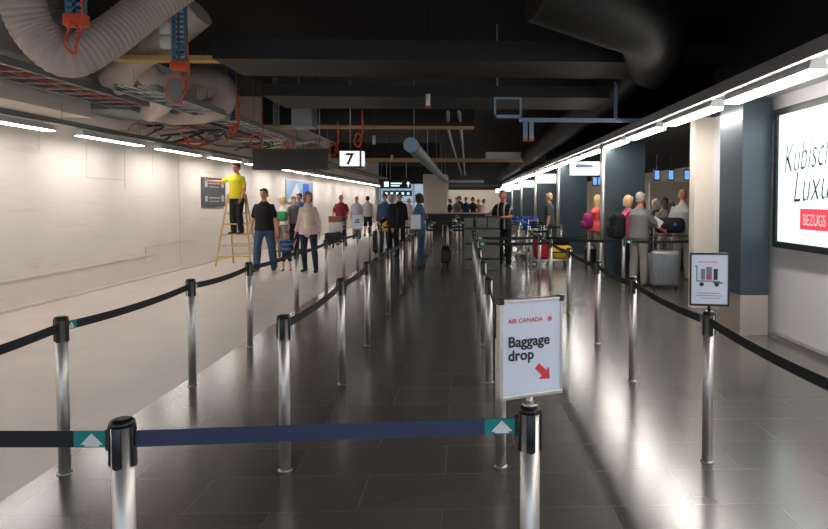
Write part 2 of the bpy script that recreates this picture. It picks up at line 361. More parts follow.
# ------------------------------------------------------------------ light fittings
def fitting(lampmat, L=1.75, wdt=.17, dz=-.03):
    t = thing('strip_light', 'x', 'ceiling light')
    h = wdt/2
    vs = []
    for y in (0, L): vs += [(-h, y, 0), (h, y, 0), (h*.62, y, .085), (-h*.62, y, .085)]
    MB().add(vs, [(0,1,2,3),(7,6,5,4),(0,3,7,4),(1,5,6,2),(3,2,6,7),(0,4,5,1)]).build('housing', M['lamp_body'], t)
    MB().box((-h*.9, .02, dz), (h*.9, L-.02, max(.0, dz+.005))).build('diffuser', lampmat, t)
    MB().box((-.02, .1, .085), (.02, .14, .11)).box((-.02, L-.2, .085), (.02, L-.16, .11)).build('mounting_clip', M['cream_body'], t)
    return t
ys = [5.25+2.13*i for i in range(-4, 20)]
fr = fitting(M['lamp'])
first = True; vis = 0
for y in ys:
    vis = vis+1 if y > 4.5 else 0
    lb = 'strip light on the right light line, %s from the camera in view' % ORD[vis] if vis else 'strip light on the right light line behind the camera'
    g = 'strip lights along the right light line'
    if first: fr.location = (2.90, y, 2.63); tag(fr, lb, None, g); first = False
    else: dup(fr, (2.90, y, 2.63), 0, lb, g)
fl = fitting(M['lamp_left'], 1.85, .15, -.008); first = True; vis = 0
for i in range(-5, 15):
    y = 9.95+2.5*i
    vis = vis+1 if y > 7 else 0
    lb = 'strip light along the cream left wall, %s from the camera' % ORD[vis] if vis else 'strip light along the cream left wall behind the camera'
    if first: fl.location = (-5.72, y, 2.52); tag(fl, lb, None, 'strip lights along the left wall'); first = False
    else: dup(fl, (-5.72, y, 2.52), 0, lb, 'strip lights along the left wall')
t = thing('light_rail', 'long grey metal trunking carrying the strip lights by the left wall', 'rail', (-5.72, 0, 2.63))
MB().box((-.05, YB+.5, .0), (.05, 48, .07)).build('trunking', M['galv'], t)
mb = MB()
for i in range(19): mb.cyl((0, -4.2+2.75*i, .07), (0, -4.2+2.75*i, 1.77), .006, n=6)
mb.build('hanger_rods', M['steel_dull'], t)
# pendant tube light
a = W(411, 145, 13.0)
t = thing('tube_duct', 'long round ribbed grey tube hanging under the black ceiling', 'duct', a)
mb = MB(); n = 60; pts = [(0, 27*i/n, 0) for i in range(n+1)]
mb.loft(pts, [.14 if i % 4 else .147 for i in range(n+1)], n=16, cap='flat'); mb.build('tube', M['galv'], t)
MB().cyl((0, -.03, 0), (0, 0, 0), .15, n=24).build('end_cap', mat('pale_blue_cap', (150, 175, 198), .5), t)
mb = MB()
for y in (.8, 6, 12, 18, 24): mb.cyl((0, y, .13), (0, y, 4.4-a.z), .008, n=6)
mb.build('hanger', M['steel_dull'], t)
# ------------------------------------------------------------------ poster on right wall
PY1, PY0, PZ0, PZ1 = 7.22, 4.75, 1.03, 2.57
t = thing('lit_poster', 'large backlit advertising poster in a black frame on the right wall', 'poster', (XR, (PY0+PY1)/2, PZ0))
hl = (PY1-PY0)/2; hh = PZ1-PZ0
mb = MB(); mb.box((-.09, -hl, 0), (0, hl, .07)).box((-.09, -hl, hh-.07), (0, hl, hh)).box((-.09, -hl, .07), (0, -hl+.07, hh-.07)).box((-.09, hl-.07, .07), (0, hl, hh-.07))
mb.build('frame', M['black_plastic'], t, bevel=.004)
MB().box((-.065, -hl+.07, .07), (-.01, hl-.07, hh-.07)).build('lit_panel', M['poster_lit'], t)
def PM(y, z, lx=-.067): return Matrix.Translation((lx, y-(PY0+PY1)/2, z-PZ0)) @ Matrix.Rotation(-PI/2, 4, 'Z') @ Matrix.Rotation(PI/2, 4, 'X')
mb = MB(); SX = Matrix.Diagonal((.64, 1, 1, 1)); R3 = Matrix.Rotation(.06, 4, 'Z'); mb.text('Kubischer', .46, PM(7.03, 1.85) @ R3 @ SX, .001, -.007, shear=.35); mb.text('Luxus', .48, PM(6.83, 1.53) @ R3 @ SX @ Matrix.Diagonal((1.15, 1, 1, 1)), .001, -.007, shear=.35); mb.build('slogan', M['ink'], t)
MB().box((-.068, 6.66-(PY0+PY1)/2-1.1, .225), (-.0655, 6.66-(PY0+PY1)/2, .44)).build('red_banner', M['poster_red'], t)
MB().text('BEZUGS', .165, PM(6.60, PZ0+.27, -.070) @ Matrix.Diagonal((.72, 1, 1, 1)), .001, .001).build('banner_text', M['white_print'], t)
# ------------------------------------------------------------------ signs left
def YL(px): return WX(px, XL)
t = thing('wall_board', 'dark grey notice board with pale lettering on the left wall by the ladder', 'board', (XL+.001, (YL(201)+YL(224))/2, 1.40))
hb = (YL(224)-YL(201))/2
MB().box((0, -hb, 0), (.04, hb, .72)).build('panel', M['dark_grey_cloth'], t, bevel=.005)
mb = MB()
for z0 in (.12, .48):
    mb.box((.041, -hb*.8, z0), (.044, -hb*.6, z0+.14)); mb.box((.041, -hb*.5, z0+.08), (.044, hb*.5, z0+.11)); mb.box((.041, -hb*.45, z0+.0), (.044, hb*.4, z0+.02)); mb.box((.041, hb*.6, z0), (.044, hb*.85, z0+.16))
mb.build('lettering', M['light_grey_cloth'], t)
a = W(253, 149, 14.0); b = W(328, 170, 14.0)
t = thing('hanging_sign_back', 'blank dark rectangular sign panel hanging left of the number 7 sign', 'sign', (a.x, 14.0, b.z))
MB().box((0, -.06, 0), (b.x-a.x, .06, a.z-b.z)).build('panel', M['dark_sign'], t, bevel=.004)
MB().cyl((.2, 0, a.z-b.z), (.2, 0, 4.4-b.z), .012, n=8).cyl((1.4, 0, a.z-b.z), (1.4, 0, 4.4-b.z), .012, n=8).build('hanger', M['steel_dull'], t)
a = W(339, 150, 14.0); b = W(362, 168, 14.0); wd = b.x-a.x; hg = a.z-b.z
t = thing('number_sign', 'hanging square lit sign reading 7 in a black frame', 'sign', (a.x, 14.0, b.z))
MB().box((0, -.1, 0), (wd, .1, hg)).build('frame', M['black_plastic'], t, bevel=.005)
MB().box((.035, -.112, .035), (wd-.035, -.1, hg-.03)).build('lit_face', M['sign_white'], t)
MB().box((wd, -.07, .04), (wd+.05, .07, hg-.03)).build('lit_side', M['sign_white'], t)
MB().text('7', .33, Matrix.Translation((wd/2, -.114, .075)) @ Matrix.Rotation(PI/2, 4, 'X'), .001, .008, 'CENTER').build('numeral', M['ink'], t)
MB().box((.12, -.115, hg-.10), (wd-.12, -.113, hg-.085)).build('small_print', M['ink_soft'], t)
MB().cyl((wd/2, 0, hg), (wd/2, 0, 4.4-b.z), .012, n=8).build('hanger', M['steel_dull'], t)
a = W(380, 180, 30.0); b = W(411, 188.5, 30.0); wd = b.x-a.x; hg = a.z-b.z
t = thing('direction_sign', 'black hanging direction sign with white symbol, lettering and upward arrow', 'sign', (a.x, 30.0, b.z))
MB().box((0, -.08, 0), (wd, .08, hg)).build('panel', M['black_plastic'], t)
MB().box((.2, -.09, .08), (.4, -.081, hg-.08)).build('symbol', M['green_lit'], t)
MB().box((.5, -.09, .2), (1.0, -.081, .26)).box((.5, -.09, .1), (.9, -.081, .15)).build('lettering', M['green_lit'], t)
MB().add([(1.2, -.09, .2), (1.38, -.09, .2), (1.29, -.09, .33)], [(0, 1, 2)]).box((1.27, -.09, .07), (1.31, -.082, .2)).build('arrow', M['green_lit'], t)
MB().cyl((.3, 0, hg), (.3, 0, 4.4-b.z), .015, n=6).cyl((1.2, 0, hg), (1.2, 0, 4.4-b.z), .015, n=6).build('hanger', M['steel_dull'], t)
a = W(383, 190.5, 36.0); b = W(412, 196, 36.0)
t = thing('information_sign', 'second blue-black overhead sign beneath the arrow sign', 'sign', (a.x, 36.0, b.z))
MB().box((0, -.05, 0), (b.x-a.x, .05, a.z-b.z)).build('panel', M['blue_dark'], t)
mb = MB()
for k in range(5): mb.box((.12+.3*k, -.06, .08), (.25+.3*k, -.051, .2))
mb.build('lettering', M['green_lit'], t)
MB().cyl((.4, 0, a.z-b.z), (.4, 0, 4.4-b.z), .015, n=6).build('hanger', M['steel_dull'], t)
t = thing('wall_picture', 'large blue and white poster mounted on the cream left wall', 'poster', (XL, 25.5, 1.45))
MB().box((0, -2.1, 0), (.03, 2.1, .85)).build('frame', M['alu'], t)
MB().box((.031, -2.0, .05), (.035, 2.0, .8)).build('print', mat('blue_picture', (150, 185, 220), .5, noise=.3, nscale=1.5), t)
MB().add([(.037, -1.9, .05), (.037, .2, .05), (.037, -.6, .75)], [(0, 1, 2)]).build('tower_print', M['white_print'], t)
MB().box((.036, .3, .1), (.038, 1.3, .75)).build('deep_blue_print', M['blue_bag'], t)
# ------------------------------------------------------------------ ceiling services
def duct(name, label, pts, r, m, rib=0, cat='duct', k=14, n=18):
    P = catmull(pts, k); L = len(P)
    if rib:  # resample at even spacing for the ribs
        tot = [0]
        for i in range(1, L): tot.append(tot[-1]+(P[i]-P[i-1]).length)
        N = int(tot[-1]/.013); Q = []; j = 0
        for i in range(N+1):
            d = tot[-1]*i/N
            while j < L-2 and tot[j+1] < d: j += 1
            f = (d-tot[j])/max(1e-6, tot[j+1]-tot[j]); Q.append(P[j].lerp(P[j+1], f))
        P = Q; rad = [r+rib*(-.5, .35, .7, .35)[i % 4] for i in range(len(P))]
    else: rad = [r]*L
    return tag(MB().loft(P, rad, n=n, cap='flat').build(name, m), label, cat)
duct('flexible_duct', 'big ribbed grey flexible duct hanging in a U at top left', [W(16, -60, 6.4), W(20, -10, 6.4), W(34, 30, 6.5), W(66, 57, 6.6), W(103, 41, 6.8), W(145, 10, 7.1), W(200, -30, 7.4)], .197, M['hose'], .009, n=28)
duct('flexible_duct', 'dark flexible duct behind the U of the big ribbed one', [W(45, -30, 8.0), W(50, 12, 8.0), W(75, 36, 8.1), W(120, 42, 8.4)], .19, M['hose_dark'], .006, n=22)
duct('flexible_duct', 'pale flexible duct running up right behind the blue upright', [W(112, 84, 9.6), W(138, 57, 9.4), W(175, 32, 9.2), W(200, 12, 9.1)], .20, M['hose_light'], .005, n=22)
duct('flexible_duct', 'pale flexible duct dropping down between the cable trays', [W(128, 60, 9.9), W(148, 74, 10.0), W(163, 98, 10.4), W(150, 112, 11.2)], .17, M['hose_light'], .004, n=22)
duct('flexible_duct', 'curved beige flexible duct looping under the black ceiling left', [W(134, 104, 11.9), W(165, 112, 11.8), W(200, 112, 11.6), W(222, 104, 11.4), W(221, 84, 11.3), W(196, 76, 11.5), W(165, 88, 11.9)], .20, M['hose'], .004, n=22)
duct('flexible_duct', 'short ribbed duct joined to the grey steel duct', [W(128, 104, 11.4), W(145, 103, 11.2), W(165, 97, 11.0)], .17, M['hose_light'], .008, n=22)
tag(MB().box((-6.3, 10.8, 3.02), (-5.35, 12.2, 3.42)).box((-5.38, 10.78, 3.0), (-5.33, 12.22, 3.44)).build('steel_duct', M['galv'], bevel=.006), 'grey rectangular steel duct sticking out above the left wall', 'duct')
tag(MB().box((-6.34, 7.0, 2.86), (-5.9, 10.6, 3.5)).build('bulkhead_box', M['cream_panel'], bevel=.01), 'cream boxed bulkhead above the nearest left strip lights', 'bulkhead')
a = W(291, 93, 13.2); b = W(312, 126, 13.2)
t = thing('vent_box', 'galvanised vent box hanging above the dark blank sign', 'vent', (a.x, 13.2, b.z))
MB().box((0, 0, 0), (b.x-a.x, .5, a.z-b.z)).build('box', M['galv'], t, bevel=.005); MB().box((-.03, -.03, a.z-b.z-.03), (b.x-a.x+.03, .53, a.z-b.z)).box((.02, .02, -.02), (b.x-a.x-.02, .48, 0)).build('flange', M['alu'], t)
MB().cyl((.1, .2, a.z-b.z), (.1, .2, 4.4-b.z), .01, n=6).build('hanger', M['steel_dull'], t)
a = W(232, 96, 15.0); b = W(290, 124, 15.0)
tag(MB().box((a.x, 15.0, b.z), (b.x, 16.2, a.z)).build('plaster_duct', M['beige_wall'], bevel=.02), 'beige boxed duct left of the galvanised vent box', 'duct')
def tray(label, x0, x1, y0, y1, z, m1, m2):
    t = thing('cable_tray', label, 'cable tray', (x0, y0, z))
    L = y1-y0; wd = x1-x0
    MB().box((0, 0, 0), (.03, L, .09)).box((wd-.03, 0, 0), (wd, L, .09)).build('side_rail', m1, t)
    mb = MB(); k = 0.15
    while k < L: mb.box((.03, k, .01), (wd-.03, k+.05, .03)); k += .4
    mb.build('tray_floor', m1, t)
    mb = MB()
    for i in range(6):
        x = .08+(wd-.16)*i/5; mb.loft(catmull([(x+random.uniform(-.03, .03), L*j/5, .055+.02*random.random()) for j in range(6)], 4), [.014]*21, n=6)
    mb.build('cables', m2, t)
    mb = MB(); k = .5
    while k < L: mb.cyl((.015, k, .09), (.015, k, 4.4-z), .008, n=6); mb.cyl((wd-.015, k, .09), (wd-.015, k, 4.4-z), .008, n=6); k += 2.6
    mb.build('hanger', M['steel_dull'], t)
tray('galvanised cable tray with red cables nearest the left wall', -5.6, -4.95, 5.6, 16, 3.03, M['galv'], M['red_cable'])
tray('galvanised cable tray right of the grey steel duct', -4.6, -4.05, 8.8, 20, 3.0, M['galv'], M['white_cloth'])
tray('cable tray far along above the left strip lights', -5.7, -5.1, 17, 44, 2.95, M['galv'], M['brown_cloth'])
def upright(label, px0, px1, py, Y, m, boxes=False, tip=True):
    a = W(px0, py, Y); b = W(px1, py, Y); wd = b.x-a.x
    t = thing('perforated_upright', label, 'steel upright', (a.x, Y, a.z))
    H = 4.4-a.z
    mb = MB()
    # two flanges with a perforated web built from strips
    mb.box((0, 0, 0), (wd*.12, .07, H)); mb.box((wd*.88, 0, 0), (wd, .07, H)); mb.box((wd*.42, 0, 0), (wd*.58, .012, H))
    z = 0.0
    while z < H: mb.box((wd*.12, 0, z), (wd*.88, .006, min(H, z+.035))); z += .06
    mb.build('channel', m, t)
    if tip: MB().box((-.015, -.02, -.05), (wd+.015, .09, .06), .012).build('end_cap', M['orange'], t)
    if boxes:
        for k, zz in enumerate((.21, .38)):
            bx = MB().box((-.13, -.03, zz), (0, .05, zz+.14), .01).build('junction_box', M['lamp_body'], t)
    return t
upright('blue perforated steel upright with orange cap over the ribbed duct', 65, 83, 20, 5.9, M['blue_steel'])
upright('blue perforated steel upright carrying two white junction boxes', 172, 186, 66, 8.0, M['blue_steel'], True)
upright('thin dark blue steel hanger beside the looping beige duct', 230, 234, 120, 11.6, M['blue_dark'], tip=False)
upright('slim blue-grey upright at the left of the vent box', 273, 279, 127, 13.5, M['galv'], tip=False)
tag(MB().box(tuple(W(166, 104, 8.3)), tuple(W(178, 66, 8.2)+V((0, .1, 0)))).build('grey_upright_stub', M['galv'], bevel=.005), 'short grey steel stub inside the orange cable loop', 'steel upright')
def loop(label, px, py, r, Y, m=M['red_cable'], sy=1.3, wire=.012, tail=.25):
    c = W(px, py, Y); P = []
    for i in range(25):
        an = 2*PI*i/24+.4; P.append(c+V((r*math.cos(an), .03*math.sin(3*an), sy*r*math.sin(an))))
    P = [P[0]+V((.02, 0, tail+.3)), P[0]+V((.03, 0, tail*.5))]+P+[P[-1]+V((-.05, .02, -tail*.2))]
    return tag(MB().loft(P, [wire]*len(P), n=6).build('cable_loop', m), label, 'cable')
loop('orange cable loop hanging from the nearest blue upright', 72, 38, .055, 5.85, tail=.1, sy=2.4)
loop('orange cable loop under the upright with junction boxes', 176, 89, .12, 8.0)
loop('orange cable loop above the worker on the ladder', 256, 141, .11, 13.6)
loop('orange cable coil left of the number 7 sign', 333, 150, .09, 14.2, wire=.02)
loop('short orange cable bundle under the thin blue hanger', 234, 128, .05, 11.5, wire=.025)
loop('orange cable hanging above the number 7 sign', 358, 140, .07, 13.6, wire=.02, sy=2)
loop('orange cable curl under the timber edge, beside the vent box', 290, 144, .09, 14.1)
# tangle of cables, countable runs
cols = [M['hose_light'], M['red_cable'], M['galv'], M['black_plastic'], M['white_cloth'], M['hose_dark']]
for i in range(22):
    px = 130+i*9; Y = 11.5+i*.25
    P = [W(px+random.uniform(-20, 60)*(j/3)-10, 132+i*.9+random.uniform(-12, 5)+(j % 2)*4, Y+j*.35) for j in range(5)]; P = [V((max(-6.2, p.x), p.y, p.z)) for p in P]
    tag(MB().loft(catmull(P, 5), [random.choice((.010, .016, .022))]*21, n=6).build('loose_cable', cols[i % 6]), 'loose cable run tangled under the ceiling above the left strip lights', 'cable', 'loose cables above the left strip lights')
# timber edge boards & steel beams across
def beam(name, label, p, q, dy, m, cat='beam', th=None): 
    return tag(MB().box((p.x, p.y, q.z), (q.x, p.y+dy, p.z)).build(name, m), label, cat)
beam('timber_board', 'yellowish timber board behind the upright with junction boxes', W(110, 54.5, 9.0), W(231, 60.5, 9.0), .2, M['wood'])
beam('steel_beam', 'black beam with pale lower edge crossing above the number 7 sign', W(262, 125.2, 14.2), W(474, 128.6, 14.2), .2, M['wood_edge'])
beam('steel_beam', 'black upper part of the beam above the number 7 sign', W(262, 95, 14.22), W(474, 125, 14.22), .18, M['black_duct'])
beam('steel_beam', 'farther pale-edged beam crossing behind the round tube', W(330, 158, 25), W(546, 162, 25), .2, M['wood_edge'])
beam('steel_duct', 'grey boxed duct resting above the farther pale-edged beam', W(486, 152, 25.1), W(546, 158.5, 25.1), 1.0, M['steel_dull'], 'duct')
beam('steel_duct', 'dark boxed duct above the farther beam, left of the grey duct', W(330, 143, 25.3), W(440, 158, 25.3), .8, M['black_duct'], 'duct')
beam('steel_beam', 'distant third beam near the beige back walls', W(424, 180, 42), W(484, 183, 42), .2, M['steel_dull'])
# big black ducts
beam('black_duct', 'wide black duct crossing the whole ceiling nearest the camera', W(212, 38, 8.7), W(735, 63, 8.7), 1.2, M['black_duct'], 'duct')
beam('black_duct', 'second wide black duct crossing behind the nearest one', W(262, 84, 10.6), W(610, 98, 10.6), 1.4, M['black_duct'], 'duct')
duct('round_duct', 'large round black duct curving at the upper right', [W(540, -20, 6.6), W(610, 5, 6.8), W(650, 25, 7.4), W(655, 60, 9.6)], .42, M['black_duct'], n=28)
duct('round_duct', 'round black duct running away above the right light line', [W(640, 60, 9.8), W(600, 100, 13), W(548, 142, 20), W(500, 176, 40)], .3, M['black_duct'], n=24)
for k, px in enumerate((448, 459)):
    duct('ceiling_pipe', ['thin grey pipe running away under ceiling, left of pair', 'thin grey pipe running away under ceiling, right of pair'][k], [W(px, 112, 12.6), W(px+3, 140, 19), W(462+k*3, 175, 44)], .035, M['steel_dull'], n=10, cat='pipe')
# pale blue frame right of centre
a = W(494, 97, 10.5); b = W(522, 118, 10.5); wd = b.x-a.x; hg = a.z-b.z
t = thing('steel_bracket', 'pale blue-grey steel bracket frame with orange tips under the black ceiling', 'bracket', (a.x, 10.5, b.z))
MB().box((0, 0, 0), (wd, .05, .05)).box((0, 0, hg-.03), (wd, .05, hg)).box((0, 0, 0), (.035, .05, hg)).box((wd-.035, 0, 0), (wd, .05, hg)).build('frame', M['paleblue_steel'], t)
MB().box((wd*.9, -.02, -.06), (wd+2.2, .05, 0)).box((wd*.1, .1, hg), (wd*.15, .14, 4.4-b.z)).box((wd+1.5, .0, 0), (wd+1.55, .04, 4.4-b.z)).build('channel', M['paleblue_steel'], t)
for k, dx in enumerate((wd+.02, wd+.12)):
    l_ = MB().box((dx, -.02, -.34), (dx+.07, .05, -.05)).build('drop_leg', M['paleblue_steel'], t)
    MB().box((dx-.005, -.03, -.37), (dx+.075, .06, -.33)).build('orange_tip', M['orange'], l_)
# small emergency lamp / sprinkler bits
for k, (px, py, Y) in enumerate(((374, 140, 13.8), (392, 158, 20), (428, 100, 10), (499, 96, 12))):
    p = W(px, py, Y)
    t = thing('hanging_sensor', ['white cylinder sensor hanging right of the number 7 sign', 'white sensor hanging left of the round tube', 'small red-tipped sensor on the black duct', 'small pale sensor beside blue steel bracket'][k], 'sensor', p)
    MB().cyl((0, 0, -.09), (0, 0, .09), .035, n=12).build('body', M['lamp_body'], t); MB().cyl((0, 0, .09), (0, 0, 4.4-p.z), .006, n=6).build('rod', M['black_plastic'], t)
    if k == 2: MB().cyl((0, 0, -.12), (0, 0, -.09), .04, n=12).build('red_tip', M['orange'], t)
# ------------------------------------------------------------------ queue posts
def make_post():
    t = thing('queue_post', 'x', 'barrier post')
    MB().cyl((0, 0, .006), (0, 0, .885), .0315, n=28).build('tube', M['steel'], t)
    mb = MB(); mb.loft([(0, 0, .882), (0, 0, .893), (0, 0, .900), (0, 0, .904)], [.0365, .0368, .033, .022], n=28, cap='flat'); mb.build('cap', M['black_plastic'], t)
    mb = MB()
    for k in range(4):
        R = Matrix.Rotation(PI/2*k, 4, 'Z'); mb.box((-.014, .030, .76), (.014, .038, .885), .004, R); mb.loft([(0, .031, .77), (0, .0385, .77)], [.014, .012], n=12, cap='flat', mtx=R)
    mb.build('belt_slots', M['black_plastic'], t)
    MB().loft([(0, 0, 0), (0, 0, .006), (0, 0, .012)], [.042, .041, .033], n=28, cap='flat').build('floor_ring', M['steel_dull'], t)
    return t
post0 = make_post(); used = False
def post(x, y, label, group):
    global used
    if not used: post0.location = (x, y, 0); tag(post0, label, None, group); used = True; return post0
    return dup(post0, (x, y, 0), 0, label, group)
RY = [2.03, 3.75, 5.5, 6.97, 8.9, 10.8, 12.4, 14.0, 15.8, 17.5, 19.2, 20.9, 22.6]
rows = {'leftmost': -2.28, 'second': -1.035, 'third': .213, 'fourth': 1.45}
def belt(p, q, m, label, sag=.02, teal_at=0, group=None, z=.84, det=True):
    p = V((p[0], p[1], z)); q = V((q[0], q[1], z)); d = (q-p); L = d.length; u = d/L; nrm = V((-u.y, u.x, 0))
    p = p+u*.036; q = q-u*.036; L -= .072
    t = thing('barrier_belt', label, 'barrier belt', p, 0, group)
    N = 10; h = .025; th = .0018
    def strip(a, b, th, n=N, hs=1.0, bias=0):
        vs = []; fs = []
        for i in range(n+1):
            s = a+(b-a)*i/n; c = u*(s*L) - V((0, 0, sag*4*s*(1-s)))
            for (sn, sz) in ((-1, -1), (1, -1), (1, 1), (-1, 1)): vs.append(c+nrm*(sn*th)+V((0, 0, sz*h*hs)))
        for i in range(n):
            for k in range(4): fs.append((i*4+k, i*4+(k+1) % 4, (i+1)*4+(k+1) % 4, (i+1)*4+k))
        fs += [(3, 2, 1, 0), tuple(n*4+k for k in range(4))]
        return vs, fs
    MB().add(*strip(0, 1, th)).build('webbing', m, t)
    if teal_at is not None and det:
        ta, tb = ((0.0, .11/L) if teal_at == 0 else (1-.11/L, 1.0))
        e = MB().add(*strip(ta, tb, th+.0008, 2)).build('teal_end', M['teal'], t)
        mid = (ta+tb)/2; c = u*(mid*L)-V((0, 0, sag*4*mid*(1-mid)))
        mb = MB()
        for sg in (-1, 1):
            n_ = nrm*(sg*(th+.0016))
            vs = [c+n_+V((0, 0, .019)), c+n_+u*.034+V((0, 0, -.016)), c+n_-u*.034+V((0, 0, -.016)), c+n_+u*.022+V((0, 0, -.022)), c+n_-u*.022+V((0, 0, -.022)), c+n_+u*.022+V((0, 0, -.016)), c+n_-u*.022+V((0, 0, -.016))]
            mb.add(vs, [(0, 1, 2), (5, 3, 4, 6)])
        mb.build('white_arrow', M['white_print'], e)
        # clip
        s = 0 if teal_at == 0 else L
        cc = u*s; R = Matrix.Translation(cc) @ Matrix(((u.x, nrm.x, 0, 0), (u.y, nrm.y, 0, 0), (0, 0, 1, 0), (0, 0, 0, 1)))
        MB().box((-.012, -.010, -.032), (.014, .010, .032), 0, R).build('clip', M['black_plastic'], t, bevel=.003)
    return t
FL = G(122, 419.5, .9); FR = G(530, 406.5, .9); RS = G(709, 311.5, .9)
def rx(rn, i): return {('second', 0): FL.x, ('third', 0): FR.x, ('fourth', 1): RS.x}.get((rn, i), rows[rn])
def ry(rn, i): return {('second', 0): FL.y, ('third', 0): FR.y, ('fourth', 1): RS.y}.get((rn, i), RY[i]+(.08 if rn == 'fourth' and i == 0 else 0))
for rn, x in rows.items():
    last = {'leftmost': 10, 'second': 11, 'third': 8, 'fourth': 8}[rn]
    for i in range(last):
        lb = f'steel queue post with black cap, {ORD[i+1]} from the camera in the {rn} long row'
        post(rx(rn, i), ry(rn, i), lb, f'queue posts of the {rn} long row')
for rn, rng in (('leftmost', range(0, 7)), ('second', range(1, 10)), ('third', range(1, 7)), ('fourth', range(0, 7))):
    for i in rng:
        belt((rx(rn, i), ry(rn, i)), (rx(rn, i+1), ry(rn, i+1)), M['belt_black'], f'black barrier belt from the {ORD[i+1]} to the {ORD[i+2]} post of the {rn} long row', .022, 0, 'barrier belts along the long rows')
belt((-2.28, 2.03), (FL.x, FL.y), M['belt_black'], 'black barrier belt with teal arrow end reaching the nearest left post', .0, 1)
belt((FL.x, FL.y), (FR.x, FR.y), M['belt_blue'], 'navy blue barrier belt stretched across the front with a teal arrow end', .0, 1)
post(-3.5, 2.03, 'steel queue post outside the picture at lower left', None)
# cross belts
def cross(pts, label, group='barrier belts crossing the hall', posts=True, pl='steel queue post on the crossing belts beyond the long rows', det=True):
    for i, p in enumerate(pts):
        k_ = ORD[1+len([q for q in pts[:i] if q[2]])]
        if posts and p[2]: post(p[0], p[1], f'steel queue post, {k_} from left on the ' + label.replace('black belt', 'belt'), 'queue posts of the crossing belts')
        if i: belt(pts[i-1], p, M['belt_black'], label+(f', {ORD[i]} stretch from left' if len(pts) > 2 else ''), .015, 0, group, det=det)
cross([(.213, 12.4, 0), (1.45, 12.4, 0), (2.46, 12.7, 1)], 'black belt crossing behind the baggage drop sign')
cross([(.213, 10.8, 0), (1.45, 10.8, 0)], 'nearest black belt between third and fourth rows')
cross([(2.78, 11.2, 1), (4.02, 11.2, 1), (5.2, 11.2, 1)], 'black belt before the people at the right', pl='steel queue post of the belt before the people at the right')
belt((1.45, 12.4), (2.78, 11.2), M['belt_black'], 'black belt slanting from the fourth row to the right-hand belt', .02, 0)
post(2.62, 12.35, 'steel queue post standing alone near the pink backpack', None)
n = 0
for j, (y, xs) in enumerate(((15.8, (-1.035, -.4, .213)), (17.5, (-2.28, -1.035, .1)), (19.2, (-1.035, -.2, .7, 1.6, 2.5)), (17.3, (1.45, 2.05, 2.6)), (20.9, (-1.035, -.1, .9, 1.8, 2.6)), (24.0, (-1.6, -.4, .8, 2.0)), (27.0, (-1.6, -.3, 1.0, 2.2)), (30.5, (-1.8, -.4, 1.0, 2.3)), (15.0, (1.45, 2.0)))):
    pts = [(x, y, 0 if any(abs(x-v) < .02 for v in (-1.035, -2.28)) and y < 20 else 1) for x in xs]
    cross(pts, ['nearest black belt crossing left of the tubs', 'black belt crossing beyond the suited man', 'black belt crossing the hall at middle distance', 'black belt before the red and yellow bags', 'black belt crossing beyond the middle distance', 'distant black belt before the seated crowd', 'more distant black belt before the crowd', 'farthest black belt before the crowd', 'short black belt left of the baggage trolley'][j])
# ------------------------------------------------------------------ signs on posts
def RX(x, y, z): return Matrix.Translation((x, y, z)) @ Matrix.Rotation(PI/2, 4, 'X')
t = thing('post_sign', 'silver framed white sign reading Baggage drop with a red arrow', 'sign', (FR.x, FR.y, .904), math.radians(22))
MB().cyl((0, 0, 0), (0, 0, .035), .011, n=14).cyl((0, 0, .0), (0, 0, .008), .024, n=18).build('mount', M['steel'], t)
w2, h0, h1 = .113, .03, .345
MB().box((-w2, -.014, h0), (-w2+.012, .014, h1)).box((w2-.008, -.012, h0), (w2, .012, h1)).box((-w2, -.014, h0), (w2, .014, h0+.012)).box((-w2, -.014, h1-.01), (w2, .014, h1)).build('frame', M['steel'], t, bevel=.002)
MB().box((-w2-.003, -.016, h1-.014), (-w2+.014, .016, h1+.003)).box((w2-.012, -.016, h1-.014), (w2+.003, .016, h1+.003)).build('corner_cap', M['black_plastic'], t)
MB().box((-w2+.01, -.008, h0+.01), (w2-.007, .008, h1-.008)).build('sheet', M['sign_paper'], t)
mb = MB().text('AIR CANADA', .0205, RX(-.083, -.0095, .270), .0003, .0001); mb.build('airline_name', M['red_ink'], t)
mb = MB()   # maple leaf roundel
lc = V((.066, -.0095, .2765)); 
mb.loft([lc+V((0, .0004, 0)), lc], [.0088, .0088], n=20, cap='flat')
mb.build('roundel', M['pink_ink'], t)
lf = [(0, 1), (.25, .55), (.5, .62), (.42, .2), (.95, .25), (.72, -.05), (.45, -.4), (.1, -.35), (.06, -.9), (-.06, -.9), (-.1, -.35), (-.45, -.4), (-.72, -.05), (-.95, .25), (-.42, .2), (-.5, .62), (-.25, .55)]
MB().add([lc+V((a_*.007, -.0008, b_*.007)) for a_, b_ in lf], [list(range(len(lf)))]).build('maple_leaf', M['red_ink'], t)
MB().text('Baggage', .047, RX(-.083, -.0095, .195), .0003, .0012).text('drop', .047, RX(-.083, -.0095, .152), .0003, .0012).build('lettering', M['ink'], t)
ar = [(0, .011), (.036, .011), (.036, .026), (.066, 0), (.036, -.026), (.036, -.011), (0, -.011)]
Ra = Matrix.Translation((.02, -.0095, .128)) @ Matrix.Rotation(PI/4, 4, 'Y')
MB().add([(a_, 0, b_) for a_, b_ in ar], [list(range(7))], mtx=Ra).build('red_arrow', M['red_ink'], t)
t = thing('post_sign', 'black framed sign with a picture of a loaded baggage cart on a post', 'sign', (RS.x, RS.y, .904), -math.radians(12))
MB().cyl((0, 0, 0), (0, 0, .035), .010, n=12).build('mount', M['black_plastic'], t)
MB().box((-w2, -.012, h0), (-w2+.010, .012, h1)).box((w2-.010, -.012, h0), (w2, .012, h1)).box((-w2, -.012, h0), (w2, .012, h0+.012)).box((-w2, -.012, h1-.012), (w2, .012, h1)).build('frame', M['black_plastic'], t, bevel=.002)
